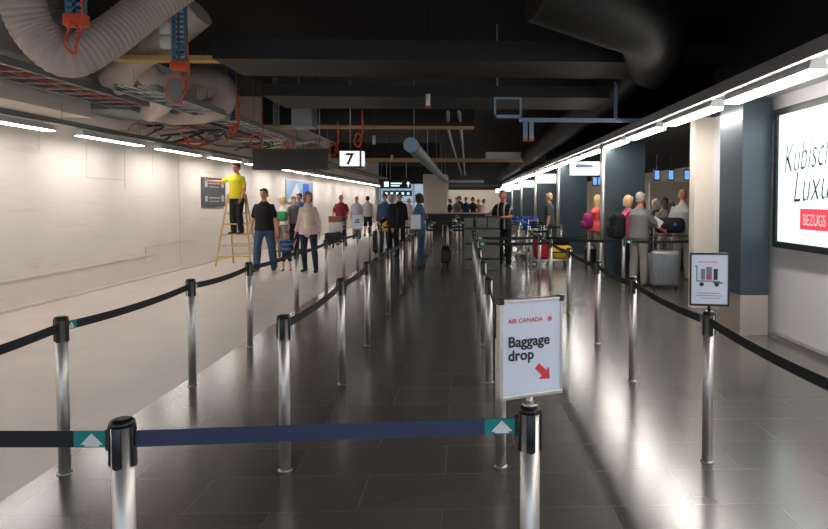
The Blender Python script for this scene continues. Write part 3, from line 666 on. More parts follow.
MB().box((-w2+.008, -.007, h0+.008), (w2-.008, .007, h1-.008)).build('sheet', M['sign_paper'], t)
MB().text('AIR CANADA', .018, RX(-.066, -.0085, .285), .0003, .0002).build('airline_name', M['pink_ink'], t)
mb = MB(); mb.box((-.075, -.009, .175), (-.071, -.0075, .265)).box((-.071, -.009, .175), (.06, -.0075, .180)).box((.02, -.009, .165), (.075, -.0075, .172))
mb.box((-.085, -.009, .262), (-.071, -.0075, .267)); mb.loft([(-.045, -.009, .158), (-.045, -.0075, .158)], [.013, .013], n=16, cap='flat').loft([(.04, -.009, .158), (.04, -.0075, .158)], [.013, .013], n=16, cap='flat'); mb.build('cart_picture', M['ink'], t)
MB().box((-.05, -.0092, .185), (-.026, -.0077, .25)).box((-.02, -.0092, .185), (.012, -.0077, .262)).build('bag_picture', M['ink_soft'], t)
MB().box((.022, -.0092, .185), (.045, -.0077, .25)).build('dark_bag_picture', M['ink'], t); MB().box((-.012, -.0097, .19), (.006, -.0092, .215)).build('red_mark', M['red_ink'], t)
MB().box((-.07, -.009, .105), (.06, -.0075, .108)).box((-.078, -.009, .09), (.075, -.0075, .093)).box((-.05, -.009, .075), (.06, -.0075, .078)).build('small_print', M['ink_soft'], t)
for (x, y, lb, rz) in ((-1.035, 14.0, 'plain pale sign on a post in front of the denim clad person', 0), (-2.28, 14.0, 'grey sign with dark picture on the leftmost row of posts', 0)):
    t = thing('post_sign', lb, 'sign', (x, y, .904), rz)
    MB().cyl((0, 0, 0), (0, 0, .03), .010, n=10).build('mount', M['black_plastic'], t)
    MB().box((-w2, -.012, h0), (w2, .0, h1)).build('frame', M['steel_dull'], t); MB().box((-w2+.01, -.015, h0+.01), (w2-.01, -.0125, h1-.01)).build('sheet', M['sign_paper'], t)
    if x < -2: MB().box((-.05, -.018, .17), (.05, -.0155, .2)).box((-.03, -.018, .22), (.04, -.0155, .25)).build('picture', M['ink'], t)
# ------------------------------------------------------------------ people
def N_(v): v = V(v); return v.normalized()
def person(label, loc, rz, H=1.75, fem=False, fat=1.0, vox=.014, skin='skin', hair='hair_brown', hairstyle='short', shirt='grey_cloth', sleeve=.7, trousers='blue_jeans', shorts=False,
           shoes='shoe_black', lean=(0, 0, 1), head=(0, 0), ra=((.16, 0, -1), (.1, .2, -1)), la=((-.16, 0, -1), (-.1, .2, -1)), rl=((.03, 0, -1), (.03, -.02, -1)), ll=((-.03, 0, -1), (-.03, -.02, -1)),
           jacket=None, child=False, skirt=None, group=None, z0=0, openshirt=None, hand_curl=.5, longtop=0):
    k = H/1.75
    t = thing('person', label, 'person', (loc[0], loc[1], z0), rz, group)
    S = Matrix.Scale(k, 4)
    hs = 1.0 if not child else 1.38    # head scale relative to body
    legs = 1.0 if not child else .86
    TH, SH, AN = .43*legs, .42*legs, .075
    hipw = .085 if not fem else .09
    def chain(j, d1, d2): a = j; b = a+N_(d1)*TH; return [a, b, b+N_(d2)*SH]
    hl, hr = V((-hipw, 0, 0)), V((hipw, 0, 0))
    LL = chain(hl, *ll); LR = chain(hr, *rl)
    hz = AN-min(LL[2].z, LR[2].z); up = V((0, 0, hz))
    LL = [p+up for p in LL]; LR = [p+up for p in LR]
    sp = N_(lean); pel = up
    tl = 1.0 if not child else .86
    def T(tt): return pel+sp*(tt*tl)
    side = V((1, 0, 0)) if True else None
    if fem: sec = [(-.06, .12, .095), (0, .17, .12), (.08, .165, .115), (.19, .125, .095), (.30, .138, .11), (.38, .145, .125), (.46, .122, .092), (.505, .088, .072), (.545, .07, .06)]
    else: sec = [(-.06, .12, .10), (0, .162, .118), (.08, .16, .115), (.19, .157, .112), (.30, .165, .12), (.39, .172, .122), (.46, .142, .102), (.505, .098, .08), (.545, .075, .065)]
    sec = [(a, b*(fat if a < .45 else 1), c*(fat*fat if a < .40 else 1)) for a, b, c in sec]
    sw = .142 if fem else .166
    if child: sw = .13
    shz = .445; SHL = T(shz)+V((-sw, 0, 0)); SHR = T(shz)+V((sw, 0, 0))
    al = 1.0 if not child else .82
    def arm(j, d1, d2): e = j+N_(d1)*.29*al; w_ = e+N_(d2)*.25*al; return [j, e, w_]
    AR = arm(SHR, *ra); AL = arm(SHL, *la)
    nb = T(.545); hd = nb+N_(V(sp)+V((0, .12, .55)))*(.155 if not child else .17)
    hm = Matrix.Translation(hd) @ Matrix.Rotation(head[0], 4, 'Z') @ Matrix.Rotation(-head[1], 4, 'X') @ Matrix.Scale(hs*(.97 if fem else 1), 4)
    mf = 1.0 if not fem else .9
    def torso(mb, add, a0=-.06, a1=.55, flare=0):
        ss = [s for s in sec if a0-1e-6 <= s[0] <= a1]; ss = ([(-.055, ss[0][1]*.99, ss[0][2]*1.01)] if a0 == 0.0 else [])+ss+([(.528, .072, .064), (.55, .052, .05)] if a0 == 0.0 else []); mb.loft([T(s[0]) for s in ss], [(s[1]+add+flare*max(0, .1-s[0]), s[2]+add+flare*max(0, .1-s[0])) for s in ss], side=side, n=24, mtx=S, cap='flat' if a0 == 0.0 else 'round')
    def limb_arm(mb, A, add, frac=2.0, base=True):
        j, e, w_ = A; P = [j, j.lerp(e, .5), e, e.lerp(w_, .3), w_]; R = [.049, .046, .040, .040, .026]; R = [r*mf*(1.0 if not child else .8)+add for r in R]
        if frac < 1: P = [j, j.lerp(e, frac*.5), j.lerp(e, frac)]; R = [.050*mf+add, .049*mf+add, .048*mf+add+.004]
        elif frac < 2: f = frac-1; P = [j, j.lerp(e, .5), e, e.lerp(w_, f)]; R = R[:3]+[R[3]]
        root = T(shz-.02)+(j-T(shz))*.35
        mb.loft([root]+P, [.052*mf+add]+R, n=14, mtx=S)
    def limb_leg(mb, Lg, add, frac=2.0, loose=0):
        h, kn, an = Lg; P = [h+V((0, 0, .02)), h.lerp(kn, .35), h.lerp(kn, .75), kn, kn.lerp(an, .3), kn.lerp(an, .7), an]; R = [.090, .082, .064, .055, .056, .043, .036]
        c = .85 if child else 1
        R = [r*c*(1+.3*(fat-1))+add+loose*(i/6)*.022 for i, r in enumerate(R)]
        if frac < 2: P = P[:3]+[kn]; R = R[:3]+[R[3]+.012]
        mb.loft(P, R, n=16, mtx=S)
    def foot(mb, Lg, add, dirf):
        an = Lg[2]; d = V((dirf, 1, 0)).normalized(); z = -AN
        h = an+V((0, 0, 0)); 
        heel = V((an.x, an.y, 0))-d*.05; base = an.z-AN
        P = [V((an.x, an.y, 0))-d*.055, V((an.x, an.y, 0)), V((an.x, an.y, 0))+d*.08, V((an.x, an.y, 0))+d*.165]
        zz = [.038, .042, .032, .022]; hh = [.034, .040, .031, .020]; ww = [.032, .037, .045, .036]
        q = (1 if not child else .72)
        P = [V((p.x, p.y, base+zz[i]+.0)) for i, p in enumerate(P)]
        sd = V((d.y, -d.x, 0))
        mb.loft(P, [(ww[i]*q+add, hh[i]) for i in range(4)], side=sd, n=14, mtx=S)
        mb.loft([an+V((0, 0, .0)), V((an.x, an.y, base+.045))], [.036*q+add, .038*q+add], n=12, mtx=S)
    def hand(mb, A, sgn):
        e, w_ = A[1], A[2]; d = (w_-e).normalized()
        # palm normal faces the body; thumb forward
        thumbdir = (V((0, 1, 0))-d*d.y); 
        if thumbdir.length < .3: thumbdir = V((0, 0, 1))-d*d.z
        thumbdir.normalize(); pn = d.cross(thumbdir)*sgn
        if pn.x*sgn > 0: pn = -pn
        q = .9 if fem else 1
        q *= .8 if child else 1
        pc = w_+d*.045*q
        mb.loft([w_, pc, w_+d*.085*q], [(.026*q, .019*q), (.040*q, .016*q), (.038*q, .013*q)], side=thumbdir, n=12, mtx=S)
        for f in range(4):
            b = w_+d*.085*q+thumbdir*((1.5-f)*.0185*q); ln = (.072, .080, .074, .058)[f]*q
            d2 = (d+pn*hand_curl*.5).normalized(); d3 = (d+pn*hand_curl*1.4).normalized()
            m1 = b+d2*ln*.5; mb.loft([b-d*.015, b, m1, m1+d3*ln*.5], [.0095*q, .0092*q, .0088*q, .0075*q], n=8, mtx=S)
        b = w_+d*.03*q+thumbdir*.028*q; mb.loft([b-thumbdir*.01, b+(thumbdir*.7+d*.6)*.035*q, b+(thumbdir*.5+d+pn*.2)*.06*q], [.013*q, .0115*q, .009*q], n=8, mtx=S)
    # ---- body
    mb = MB(); torso(mb, -.004); 
    mb.loft([T(.50), nb+sp*.02, hd-V((0, -.0, .06))], [(.062*mf), .052*mf, .052*mf], n=14, mtx=S)
    for A, sg in ((AR, 1), (AL, -1)): limb_arm(mb, A, 0); hand(mb, A, sg)
    for Lg, fd in ((LL, -.15), (LR, .15)): limb_leg(mb, Lg, 0); foot(mb, Lg, -.004, fd)
    def skull(p):
        q = p.copy()
        if p.z < 0: q.x *= 1+p.z*.30; q.y = q.y*(1+p.z*.22)+(-.06*p.z)
        if p.z > .2: q.y *= 1
        if p.y > .5: q.y *= .95
        return q
    hh = S @ hm
    mb.sphere((0, 0, 0), (.076, .097, .118), 20, 14, mtx=hh, fn=skull)
    mb.loft([(0, .085, .022), (0, .100, -.008), (0, .110, -.026)], [.009, .011, .0145], n=8, mtx=hh)          # nose
    mb.loft([(-.03, .082, .032), (0, .088, .036), (.03, .082, .032)], [.010, .010, .010], n=8, mtx=hh)            # brow
    mb.loft([(-.018, .084, -.062), (0, .090, -.062), (.018, .084, -.062)], [.009, .011, .009], n=8, mtx=hh)          # mouth swell
    mb.loft([(-.012, .078, -.097), (.012, .078, -.097)], [.014, .014], n=8, mtx=hh)                                # chin
    for sx in (-1, 1): mb.sphere((sx*.078, -.005, -.005), (.010, .018, .031), 10, 8, mtx=hh)
    body = mb.build('body', M[skin], t, remesh=vox*k**.5 if not child else .011)
    for sx in (-1, 1): MB().sphere((sx*.031, .088, .012), (.011, .008, .007), 8, 6, mtx=hh).build('eye', M['eye'], t)
    MB().loft([(-.022, .092, -.060), (0, .0985, -.061), (.022, .092, -.060)], [(.004, .005)]*3, n=8, mtx=hh).build('lips', M['lips'], t)
    # ---- hair
    mb = MB()
    if hairstyle != 'bald':
        mb.sphere((0, -.020, .030), (.083, .092, .103), 16, 12, mtx=hh)
        mb.loft([(-.074, .0, .03), (-.072, -.05, -.03), (0, -.088, -.055), (.072, -.05, -.03), (.074, .0, .03)], [.018]*5, n=8, mtx=hh)
        mb.loft([(-.055, .055, .075), (0, .072, .085), (.055, .055, .075)], [.020, .022, .020], n=8, mtx=hh)
        if hairstyle in ('bob', 'long'):
            lo = -.10 if hairstyle == 'bob' else -.22
            for i in range(9):
                an = math.radians(180+180*i/8)  # around the back
                x, y = .078*math.cos(an), .085*math.sin(an)-.01
                mb.loft([(x*.9, y*.9, .06), (x*1.08, y*1.08, -.02), (x*1.05, y*1.05, lo)], [.024, .027, .020], n=8, mtx=hh)
            for sx in (-1, 1): mb.loft([(sx*.06, .045, .06), (sx*.082, .02, .0), (sx*.08, .005, -.07)], [.02, .022, .018], n=8, mtx=hh)
        if hairstyle == 'tail': mb.loft([(0, -.1, .03), (0, -.14, -.02), (0, -.13, -.14)], [.025, .03, .015], n=8, mtx=hh)
    else:
        mb.loft([(-.077, -.01, .0), (-.072, -.055, -.02), (0, -.096, -.03), (.072, -.055, -.02), (.077, -.01, .0)], [.012, .02, .022, .02, .012], n=8, mtx=hh)
    mb.build('hair', M[hair], t, remesh=.011)
    # ---- clothes
    mb = MB(); lo = -.06 if longtop else 0.0
    ss = [(lo, 0, 0)]
    torso(mb, .016 if not fem else .013, lo, .52, .12)
    for A in (AR, AL): limb_arm(mb, A, .013, sleeve)
    if longtop: mb.loft([T(.46), T(.52), T(.55)], [(.13, .10), (.085, .075), (.062, .06)], side=side, n=20, mtx=S, cap='flat'); mb.loft([T(.1), T(-.02), T(-longtop)], [(sec[2][1]+.02, sec[2][2]+.02), (sec[1][1]+.025, sec[1][2]+.025), (sec[1][1]+.045, sec[1][2]+.04)], side=side, n=24, mtx=S, cap='flat')
    top = mb.build('shirt' if not jacket else 'jacket', M[shirt] if not jacket else M[jacket], t, remesh=vox)
    if jacket or openshirt:   # inner top showing at the front
        mi = MB(); mi.loft([T(.02)+V((0, .085, 0)), T(.2)+V((0, .078, 0)), T(.36)+V((0, .088, 0)), T(.47)+V((0, .055, 0))], [(.095, .075), (.085, .068), (.085, .072), (.055, .052)], side=side, n=16, mtx=S, cap='flat')
        mi.build('inner_top', M[shirt] if jacket else M[openshirt], t, remesh=vox)
    else:
        mc = MB(); mc.loft([T(.525)+V((math.cos(a_)*.068, math.sin(a_)*.060+.004, .004)) for a_ in [2*PI*i/12 for i in range(13)]], [.011]*13, n=6, mtx=S); mc.build('collar', M[shirt], t)
    mb = MB()
    if skirt: mb.loft([T(.12), T(0), T(-.2), T(-skirt)], [(.15, .12), (.19, .15), (.20, .17), (.22, .19)], side=side, n=20, mtx=S); mb.build('skirt', M[trousers], t, remesh=vox)
    else:
        torso(mb, .010, -.06, .09)
        for Lg in (LL, LR): limb_leg(mb, Lg, .012, 1.0 if shorts else 2.0, 0 if fem else 1)
        mb.build('shorts' if shorts else 'trousers', M[trousers], t, remesh=vox)
    for Lg, fd in ((LL, -.15), (LR, .15)):
        mb = MB(); foot(mb, Lg, .006, fd); mb.build('shoe', M[shoes], t, remesh=.011)
    t['_'] = 0; del t['_']
    info = dict(t=t, k=k, AR=[S @ p for p in AR], AL=[S @ p for p in AL], T=lambda q: S @ T(q), hd=S @ hd, rz=rz)
    return info
def wp(info, p): # local point -> world
    return V(info['t'].location)+Matrix.Rotation(info['rz'], 3, 'Z') @ V(p)
walkA = dict(rl=((.03, .22, -1), (.03, .02, -1)), ll=((-.03, -.14, -1), (-.03, -.38, -1)))
walkB = dict(rl=((.03, -.14, -1), (.03, -.38, -1)), ll=((-.03, .22, -1), (-.03, .02, -1)))
# --- family walking towards us
person('person in black polo shirt and blue jeans walking, holding the small boy', G(265, 271), PI, 1.83, fat=1.08, hair='hair_brown', shirt='black_cloth', trousers='blue_jeans', shoes='shoe_brown', head=(-.15, -.15),
       ra=((.25, -.05, -1), (.22, .25, -1)), la=((-.2, -.02, -1), (-.2, .12, -1)), openshirt=None, rl=((.10, .2, -1), (.05, .0, -1)), ll=((-.12, -.08, -1), (-.04, -.25, -1)))
person('small boy in a blue striped shirt and dark shorts walking between two adults', G(287, 271), PI, .97, child=True, hair='hair_strawberry', shirt='boy_stripes', trousers='navy_jeans', shorts=True, shoes='shoe_brown', vox=.011,
       ra=((.6, .1, -.5), (.35, .1, .95)), la=((-.6, .1, -.5), (-.35, .1, .95)), rl=((.08, .1, -1), (.06, .0, -1)), ll=((-.08, -.05, -1), (-.06, -.1, -1)), hand_curl=.7)
wm = person('person with short light hair in a pale pink cardigan and dark jeans, walking', G(309, 272), PI, 1.76, fem=True, hair='hair_light', hairstyle='bob', jacket='pale_pink_cloth', shirt='cream_cloth', sleeve=1.7, trousers='navy_jeans', shoes='shoe_black',
       head=(.7, .0), ra=((.2, .0, -1), (.3, .12, -1)), la=((-.22, -.1, -1), (-.1, .1, -1)), rl=((.05, -.05, -1), (.0, -.25, -1)), ll=((-.1, .15, -1), (-.08, .0, -1)), longtop=.10)
# --- ladder and worker
lp = G(238, 266); LH = 1.70
t = thing('step_ladder', 'yellow wooden double step ladder standing by the left wall', 'ladder', lp, .0)
def rail(mb, a, b, w_=.022, d_=.03): 
    a, b = V(a), V(b); mb.loft([a, b], [(w_, d_*.6)]*2, side=(1, 0, 0), n=4, cap='flat', smooth=False)
topw, botw = .19, .40
f0, f1 = (-.12, .42)
for nm, yb, bw in (('front_frame', -.32, .40), ('rear_frame', .55, .30)):
    yt = -.03 if yb < 0 else .03
    for sx in (-1, 1):
        mb = MB(); rail(mb, (sx*bw, yb, .02), (sx*topw, yt, LH)); mb.build('rail', M['wood'], t)
    for i in range(1, 7):
        z = .25*i; f = z/LH; x = bw+(topw-bw)*f; y = yb+(yt-yb)*f
        MB().box((-x, y-.03, z-.014), (x, y+.03, z+.014)).build('rung', M['wood'], t)
MB().cyl((-topw-.02, 0, LH-.03), (topw+.02, 0, LH-.03), .012, n=8).build('hinge', M['steel_dull'], t)
wz = .95
person('worker in a yellow t-shirt and black trousers standing on the wooden ladder', (lp.x+.04, lp.y-.10), PI*.88, 1.68, hair='hair_brown', shirt='yellow_cloth', trousers='black_cloth', fat=1.1, skin='skin_red', z0=.765,
       head=(-.1, .05), ra=((.85, .2, -.3), (.9, .2, .1)), la=((-.2, .0, -1), (-.1, .6, -.9)), rl=((.03, .12, -1), (.02, -.12, -1)), ll=((-.03, .12, -1), (-.02, -.12, -1)))
# --- group behind the family
person('blond person in a white top with a green bag behind the walking family', G(283.5, 252), PI*.75, 1.66, fem=True, hair='hair_blond', hairstyle='bob', shirt='white_cloth', trousers='khaki', la=((-.3, .3, -1), (-.1, .8, -.3)), ra=((.3, .3, -1), (.1, .8, -.3)), vox=.018)
tag(MB().box((-.2, -.1, 0), (.2, .1, .28), .07, Matrix.Translation(W(283.5, 221, 19.0)-V((0, .3, 0)))).build('carried_bag', M['green_cloth']), 'green bag held by the blond person behind the family', 'bag')
person('person in a grey shirt among the group behind the family', G(294, 250.5), -PI*.7, 1.68, hair='hair_light', shirt='grey_cloth', trousers='navy_jeans', vox=.018)
person('person in a blue shirt behind the walking woman, before the wall poster', G(300, 249), PI*.9, 1.78, hair='hair_brown', shirt='blue_cloth', trousers='navy_jeans', vox=.018, skin='skin_red')
person('child in tan clothes half hidden behind the small boy', G(277, 257), PI, 1.15, child=True, hair='hair_strawberry', shirt='brown_cloth', trousers='khaki', vox=.014)
# --- carts
def cart(label, loc, rz, handle='blue_bag', loads=True):
    t = thing('baggage_cart', label, 'baggage cart', loc, rz)
    mb = MB(); mb.tube([(-.28, -.45, .16), (-.28, .4, .16)], .018).tube([(.28, -.45, .16), (.28, .4, .16)], .018).tube([(-.28, -.45, .16), (.28, -.45, .16)], .018).tube([(-.28, 0, .16), (.28, 0, .16)], .014).tube([(-.28, .4, .16), (.28, .4, .16)], .018)
    mb.tube([(-.28, .4, .16), (-.26, .48, .95)], .016).tube([(.28, .4, .16), (.26, .48, .95)], .016).tube([(-.27, .44, .6), (.27, .44, .6)], .012); mb.build('frame', M['steel'], t)
    MB().cyl((-.3, .49, .98), (.3, .49, .98), .022, n=12).build('handle', M[handle], t)
    MB().box((-.24, .28, .70), (.24, .45, .72)).box((-.24, .28, .72), (.24, .29, .85)).build('basket', M['steel_dull'], t)
    for (x, y) in ((-.27, .38), (.27, .38), (0, -.42)):
        w_ = MB().cyl((x-.02, y, .075), (x+.02, y, .075), .075, n=18).build('wheel', M['rubber'], t)
        MB().cyl((x-.024, y, .075), (x+.024, y, .075), .03, n=12).build('hub', M['steel'], w_)
    return t
def sbox(name, label, cat, c, sz, m, rz=0, ch=.03, strap=None):
    t = thing(name, label, cat, c, rz)
    x, y, z = sz[0]/2, sz[1]/2, sz[2]
    MB().box((-x, -y, 0), (x, y, z), ch).build('shell', M[m], t)
    mb = MB().tube([(-.06, 0, z), (-.05, 0, z+.035), (.05, 0, z+.035), (.06, 0, z)], .009, 6); mb.build('handle', M['black_plastic'], t)
    if strap: MB().box((-x-.004, -y-.004, z*.45), (x+.004, y+.004, z*.55)).build('strap', M[strap], t)
    return t
c1 = G(336, 247)
cart('baggage cart with stacked boxes pushed by the person in the maroon shirt', c1, 0)
person('bald person in a maroon shirt pushing the baggage cart along the left wall', (c1.x, c1.y+.98), PI, 1.76, fat=1.15, skin='skin_red', hairstyle='bald', hair='hair_grey', shirt='maroon_cloth', trousers='navy_jeans', ra=((.3, .3, -1), (-.1, 1, -.35)), la=((-.3, .3, -1), (.1, 1, -.35)), vox=.018)
sbox('suitcase', 'dark blue suitcase at the bottom of the maroon shirted person\'s cart', 'suitcase', (c1.x, c1.y-.1, .18), (.62, .45, .30), 'navy_jeans')
tag(MB().box((-.2, -.17, 0), (.2, .17, .30), .01, Matrix.Translation((c1.x+.02, c1.y-.08, .485+.04))).build('carton', M['white_box']), 'white carton on the baggage cart by the left wall', 'box')
tag(MB().box((-.2, -.15, 0), (.2, .15, .20), .01, Matrix.Translation((c1.x, c1.y-.05, .83))).build('carton', M['cardboard']), 'brown carton topmost on the baggage cart by the left wall', 'box')
person('person in a grey t-shirt and dark shorts walking away down the left aisle', G(368, 236.5), 0, 1.74, hair='hair_black', shirt='light_grey_cloth', trousers='black_cloth', shorts=True, vox=.02, **walkA)
person('person in a pale checked shirt standing behind the grey picture sign', G(357, 239), PI, 1.72, skin='skin_red', hairstyle='bald', hair='hair_grey', shirt='plaid', trousers='khaki', vox=.02)
person('grey haired person in a black suit standing before the belts, facing left', G(393, 257), PI*.62, 1.74, hair='hair_grey', shirt='black_cloth', sleeve=1.9, trousers='black_cloth', fat=1.1, vox=.016, ra=((.1, .3, -1), (.0, .9, -.6)), rl=((.03, .15, -1), (.03, .0, -1)), ll=((-.03, -.15, -1), (-.03, -.2, -1)))
person('person in a blue jacket carrying a yellow bag beyond the suited person', G(385, 247), PI, 1.78, hair='hair_brown', shirt='blue_cloth', sleeve=1.8, trousers='navy_jeans', vox=.018)
yb = G(387.5, 252); tag(MB().box((-.14, -.06, 0), (.14, .06, .42), .03, Matrix.Translation((yb.x, yb.y, .62))).build('carried_bag', M['yellow_bag']), 'yellow bag carried beside the suited person', 'bag')
person('dark clothed person right behind the suited person', G(400, 246), PI, 1.8, hair='hair_black', shirt='black_cloth', sleeve=1.8, trousers='black_cloth', vox=.018)
person('person in a pale pink top far beyond the denim clad person', G(409, 234), PI*.9, 1.64, fem=True, hair='hair_blond', hairstyle='bob', shirt='pale_pink_cloth', trousers='light_trousers', vox=.02)
person('person in blue denim jacket and jeans behind the plain pale post sign', G(419.5, 267.5), PI*.35, 1.72, fem=True, hair='hair_brown', hairstyle='bob', jacket='denim', shirt='denim', sleeve=1.9, trousers='blue_jeans', shoes='shoe_brown', vox=.016, longtop=.02, ra=((.1, .3, -1), (.0, .9, -.3)))
def suitcase(label, loc, rz, sz, m, hand=.35):
    t = thing('suitcase', label, 'suitcase', loc, rz); x, y, z = sz[0]/2, sz[1]/2, sz[2]
    MB().box((-x, -y, .06), (x, y, z), .06).build('shell', M[m], t)
    mb = MB()
    for i in range(5): xx = -x*.62+x*1.24*i/4; mb.box((xx-.012, -y-.006, .12), (xx+.012, y+.006, z-.08))
    mb.build('ribs', M[m], t)
    MB().tube([(-x*.45, y*.5, z-.02), (-x*.45, y*.5, z+hand), (x*.45, y*.5, z+hand), (x*.45, y*.5, z-.02)], .010, 8).build('pull_handle', M['steel'], t)
    MB().tube([(-.06, 0, z), (-.05, 0, z+.03), (.05, 0, z+.03), (.06, 0, z)], .01, 6).build('carry_handle', M['black_plastic'], t)
    for sx in (-1, 1):
        for sy in (-1, 1): MB().cyl((sx*(x-.07)-.012, sy*(y-.05), .03), (sx*(x-.07)+.012, sy*(y-.05), .03), .03, n=14).build('wheel', M['rubber'], t)
    return t
suitcase('small black upright suitcase alone on the dark floor', G(445.5, 266), .2, (.24, .2, .47), 'black_plastic', .5)
suitcase('black suitcase standing left of the suited person', G(378, 255), .1, (.30, .25, .70), 'black_plastic', .25)
# --- tubs and the person leaning
tb = G(482, 270.5)
def tub_stack(x0, x1, hs, lbl):
    z = 0
    for i, h in enumerate(hs):
        t = thing('baggage_tub', f'grey plastic baggage tub, {["bottom", "second from bottom", "third from bottom", "topmost"][i]} of the {lbl} stack', 'tub', ((x0+x1)/2, tb.y+.3, z), 0, f'baggage tubs in the {lbl} stack')
        w_ = (x1-x0)/2
        mb = MB(); vs = []
        for (zz, q) in ((0, .94), (h-.03, 1)): vs += [(-w_*q, -.28*q, zz), (w_*q, -.28*q, zz), (w_*q, .28*q, zz), (-w_*q, .28*q, zz)]
        mb.add(vs, [(3,2,1,0),(4,5,6,7),(0,1,5,4),(1,2,6,5),(2,3,7,6),(3,0,4,7)]); mb.build('shell', M['tub'], t, bevel=.015)
        MB().box((-w_*.985, -.28, h-.03), (w_*.985, .28, h-.002)).build('black_rim', M['black_plastic'], t)
        if i == 3 and lbl == 'wide': MB().box((-.03, -.285, 0), (0, .285, h)).build('strap', M['black_plastic'], t)
        z += h
tub_stack(.0, .21, (.26, .34, .34, .26), 'narrow')
tub_stack(.26, .80, (.26, .34, .34, .26), 'wide')
bp = G(504, 266)
person('ruddy faced person in a black and pale striped shirt leaning over the grey tubs', bp, PI*.84, 1.80, skin='skin_red', hair='hair_strawberry', shirt='bw_stripes', trousers='black_cloth', fat=1.05, head=(.1, -.35), lean=(0, .10, 1), vox=.014,
       ra=((.3, .6, -.8), (-.2, 1, .1)), la=((-.3, .5, -.8), (.5, 1, .0)))
# --- right middle
person('person in a dark grey t-shirt standing before the slate partitions, in profile', G(549, 256.5), PI*.45, 1.76, hair='hair_blond', shirt='dark_grey_cloth', trousers='navy_jeans', vox=.016)
c2 = G(549, 266)
cart('baggage cart loaded with red and yellow bags beyond the queue posts', (c2.x, c2.y, 0), PI/2)
sbox('suitcase', 'bright red suitcase standing on the loaded cart beyond the posts', 'suitcase', (c2.x-.18, c2.y, .18), (.36, .42, .50), 'red_bag', 0, .07)
t = sbox('holdall', 'yellow and black holdall on the right of the red suitcase', 'bag', (c2.x+.27, c2.y, .18), (.55, .42, .32), 'yellow_bag', .0, .12, 'black_plastic')
sbox('holdall', 'black bag lying on top of the yellow holdall', 'bag', (c2.x+.27, c2.y, .505), (.42, .32, .18), 'black_cloth', .1, .08)
c3 = G(521, 262)
cart('empty baggage cart standing beside the loaded one', (c3.x+.0, c3.y+.9, 0), .3)
for k, px in enumerate((522, 532)):
    p = W(px, 229, 19.0); p.z = 0
    p = W(px, 229, 19.75+k*1.3); q19 = 19.75+k*1.3
    cart(['baggage cart under the left blue bag', 'baggage cart under the right blue bag'][k], (p.x, q19+.15, 0), 0)
    sbox('suitcase', ['grey suitcase supporting the left blue bag', 'grey suitcase supporting the right blue bag'][k], 'suitcase', (p.x, q19, .18), (.4, .3, .46), 'case_grey')
    sbox('holdall', ['blue bag on a cart, left one of two', 'blue bag on a cart, right one of two'][k], 'bag', (p.x, q19, .68), (.27, .3, .24), 'blue_bag', 0, .05)
# --- backpack
def backpack(label, info, m, zt=.47, sz=(.30, .20, .44)):
    p = info['T'](zt); k = info['k']; t = thing('backpack', label, 'backpack', wp(info, (p.x, p.y, 0))+V((0, 0, p.z-sz[2]+info['t'].location.z)), info['rz'])
    y0 = -.135
    MB().box((-sz[0]/2, y0-sz[1], 0), (sz[0]/2, y0, sz[2]), .098).build('bag', M[m], t)
    MB().box((-sz[0]*.38, y0-sz[1]-.05, .05), (sz[0]*.38, y0-sz[1]+.02, sz[2]*.5), .03).build('front_pocket', M[m], t)
    for sx in (-1, 1):
        MB().loft(catmull([(sx*.10, y0-.01, sz[2]-.06), (sx*.12, -.03, sz[2]+.03), (sx*.13, .12, sz[2]-.08), (sx*.14, .10, .15), (sx*.13, y0, .06)], 5), [(.022, .006)]*21, side=(1, 0, 0), n=8).build('strap', M['black_cloth'], t)
    return t
r = person('blond person in a coral red top behind the nearest slate partition edge', G(595.5, 266), PI*.0-PI*.42, 1.70, fem=True, hair='hair_blond', hairstyle='long', shirt='coral_cloth', trousers='light_trousers', fat=1.1, vox=.014, lean=(0, .08, 1),
           ra=((.15, .3, -1), (.0, .9, -.5)), la=((-.15, .3, -1), (.0, .9, -.5)), longtop=.08)
backpack('magenta backpack on the back of the coral clad person', r, 'magenta_cloth', .38, (.27, .2, .40))
suitcase('dark suitcase with pale top below the coral clad person', G(590, 268), 1.4, (.4, .26, .5), 'black_plastic', .2)
r = person('person in a bright pink top with a dark backpack behind the grey shirted person', G(627.5, 281.5), PI*.0-PI*.35, 1.66, fem=True, hair='hair_blond', hairstyle='bob', shirt='pink_cloth', trousers='navy_jeans', fat=1.12, vox=.014,
           ra=((.1, .4, -1), (.0, .9, -.3)), la=((-.15, .3, -1), (.0, .9, -.5)), sleeve=.8)
backpack('black backpack worn by the person in the pink top', r, 'black_cloth', .46, (.32, .24, .5))
r = person('grey haired person in grey t-shirt reaching to the grey suitcase handle', G(638, 285), -PI*.30, 1.71, fat=1.15, hair='hair_grey', shirt='grey_cloth', sleeve=.9, trousers='light_trousers', shoes='shoe_grey', vox=.013, lean=(0, .07, 1), skin='skin_red',
       ra=((.25, .65, -.9), (.1, .9, -.5)), la=((-.1, .7, -.8), (.1, 1, -.1)), rl=((.04, .1, -1), (.02, .0, -1)), ll=((-.04, .02, -1), (-.02, -.06, -1)))
g1 = G(665, 289)
suitcase('large grey hard shell suitcase standing before the grey haired person', g1, -.25, (.50, .28, .68), 'case_grey', .22)
suitcase('paler suitcase partly behind the large grey one', G(651, 284), .3, (.36, .24, .58), 'case_pale', .30)
r = person('person in a light grey t-shirt seen from behind, rightmost at the desks', G(682, 279), -PI*.12, 1.77, fat=1.12, hair='hair_strawberry', shirt='light_grey_cloth', trousers='khaki', shoes='shoe_grey', vox=.013, sleeve=.9,
       ra=((.35, .2, -1), (-.1, .8, -.5)), la=((-.3, .3, -1), (-.1, .8, -.5)))
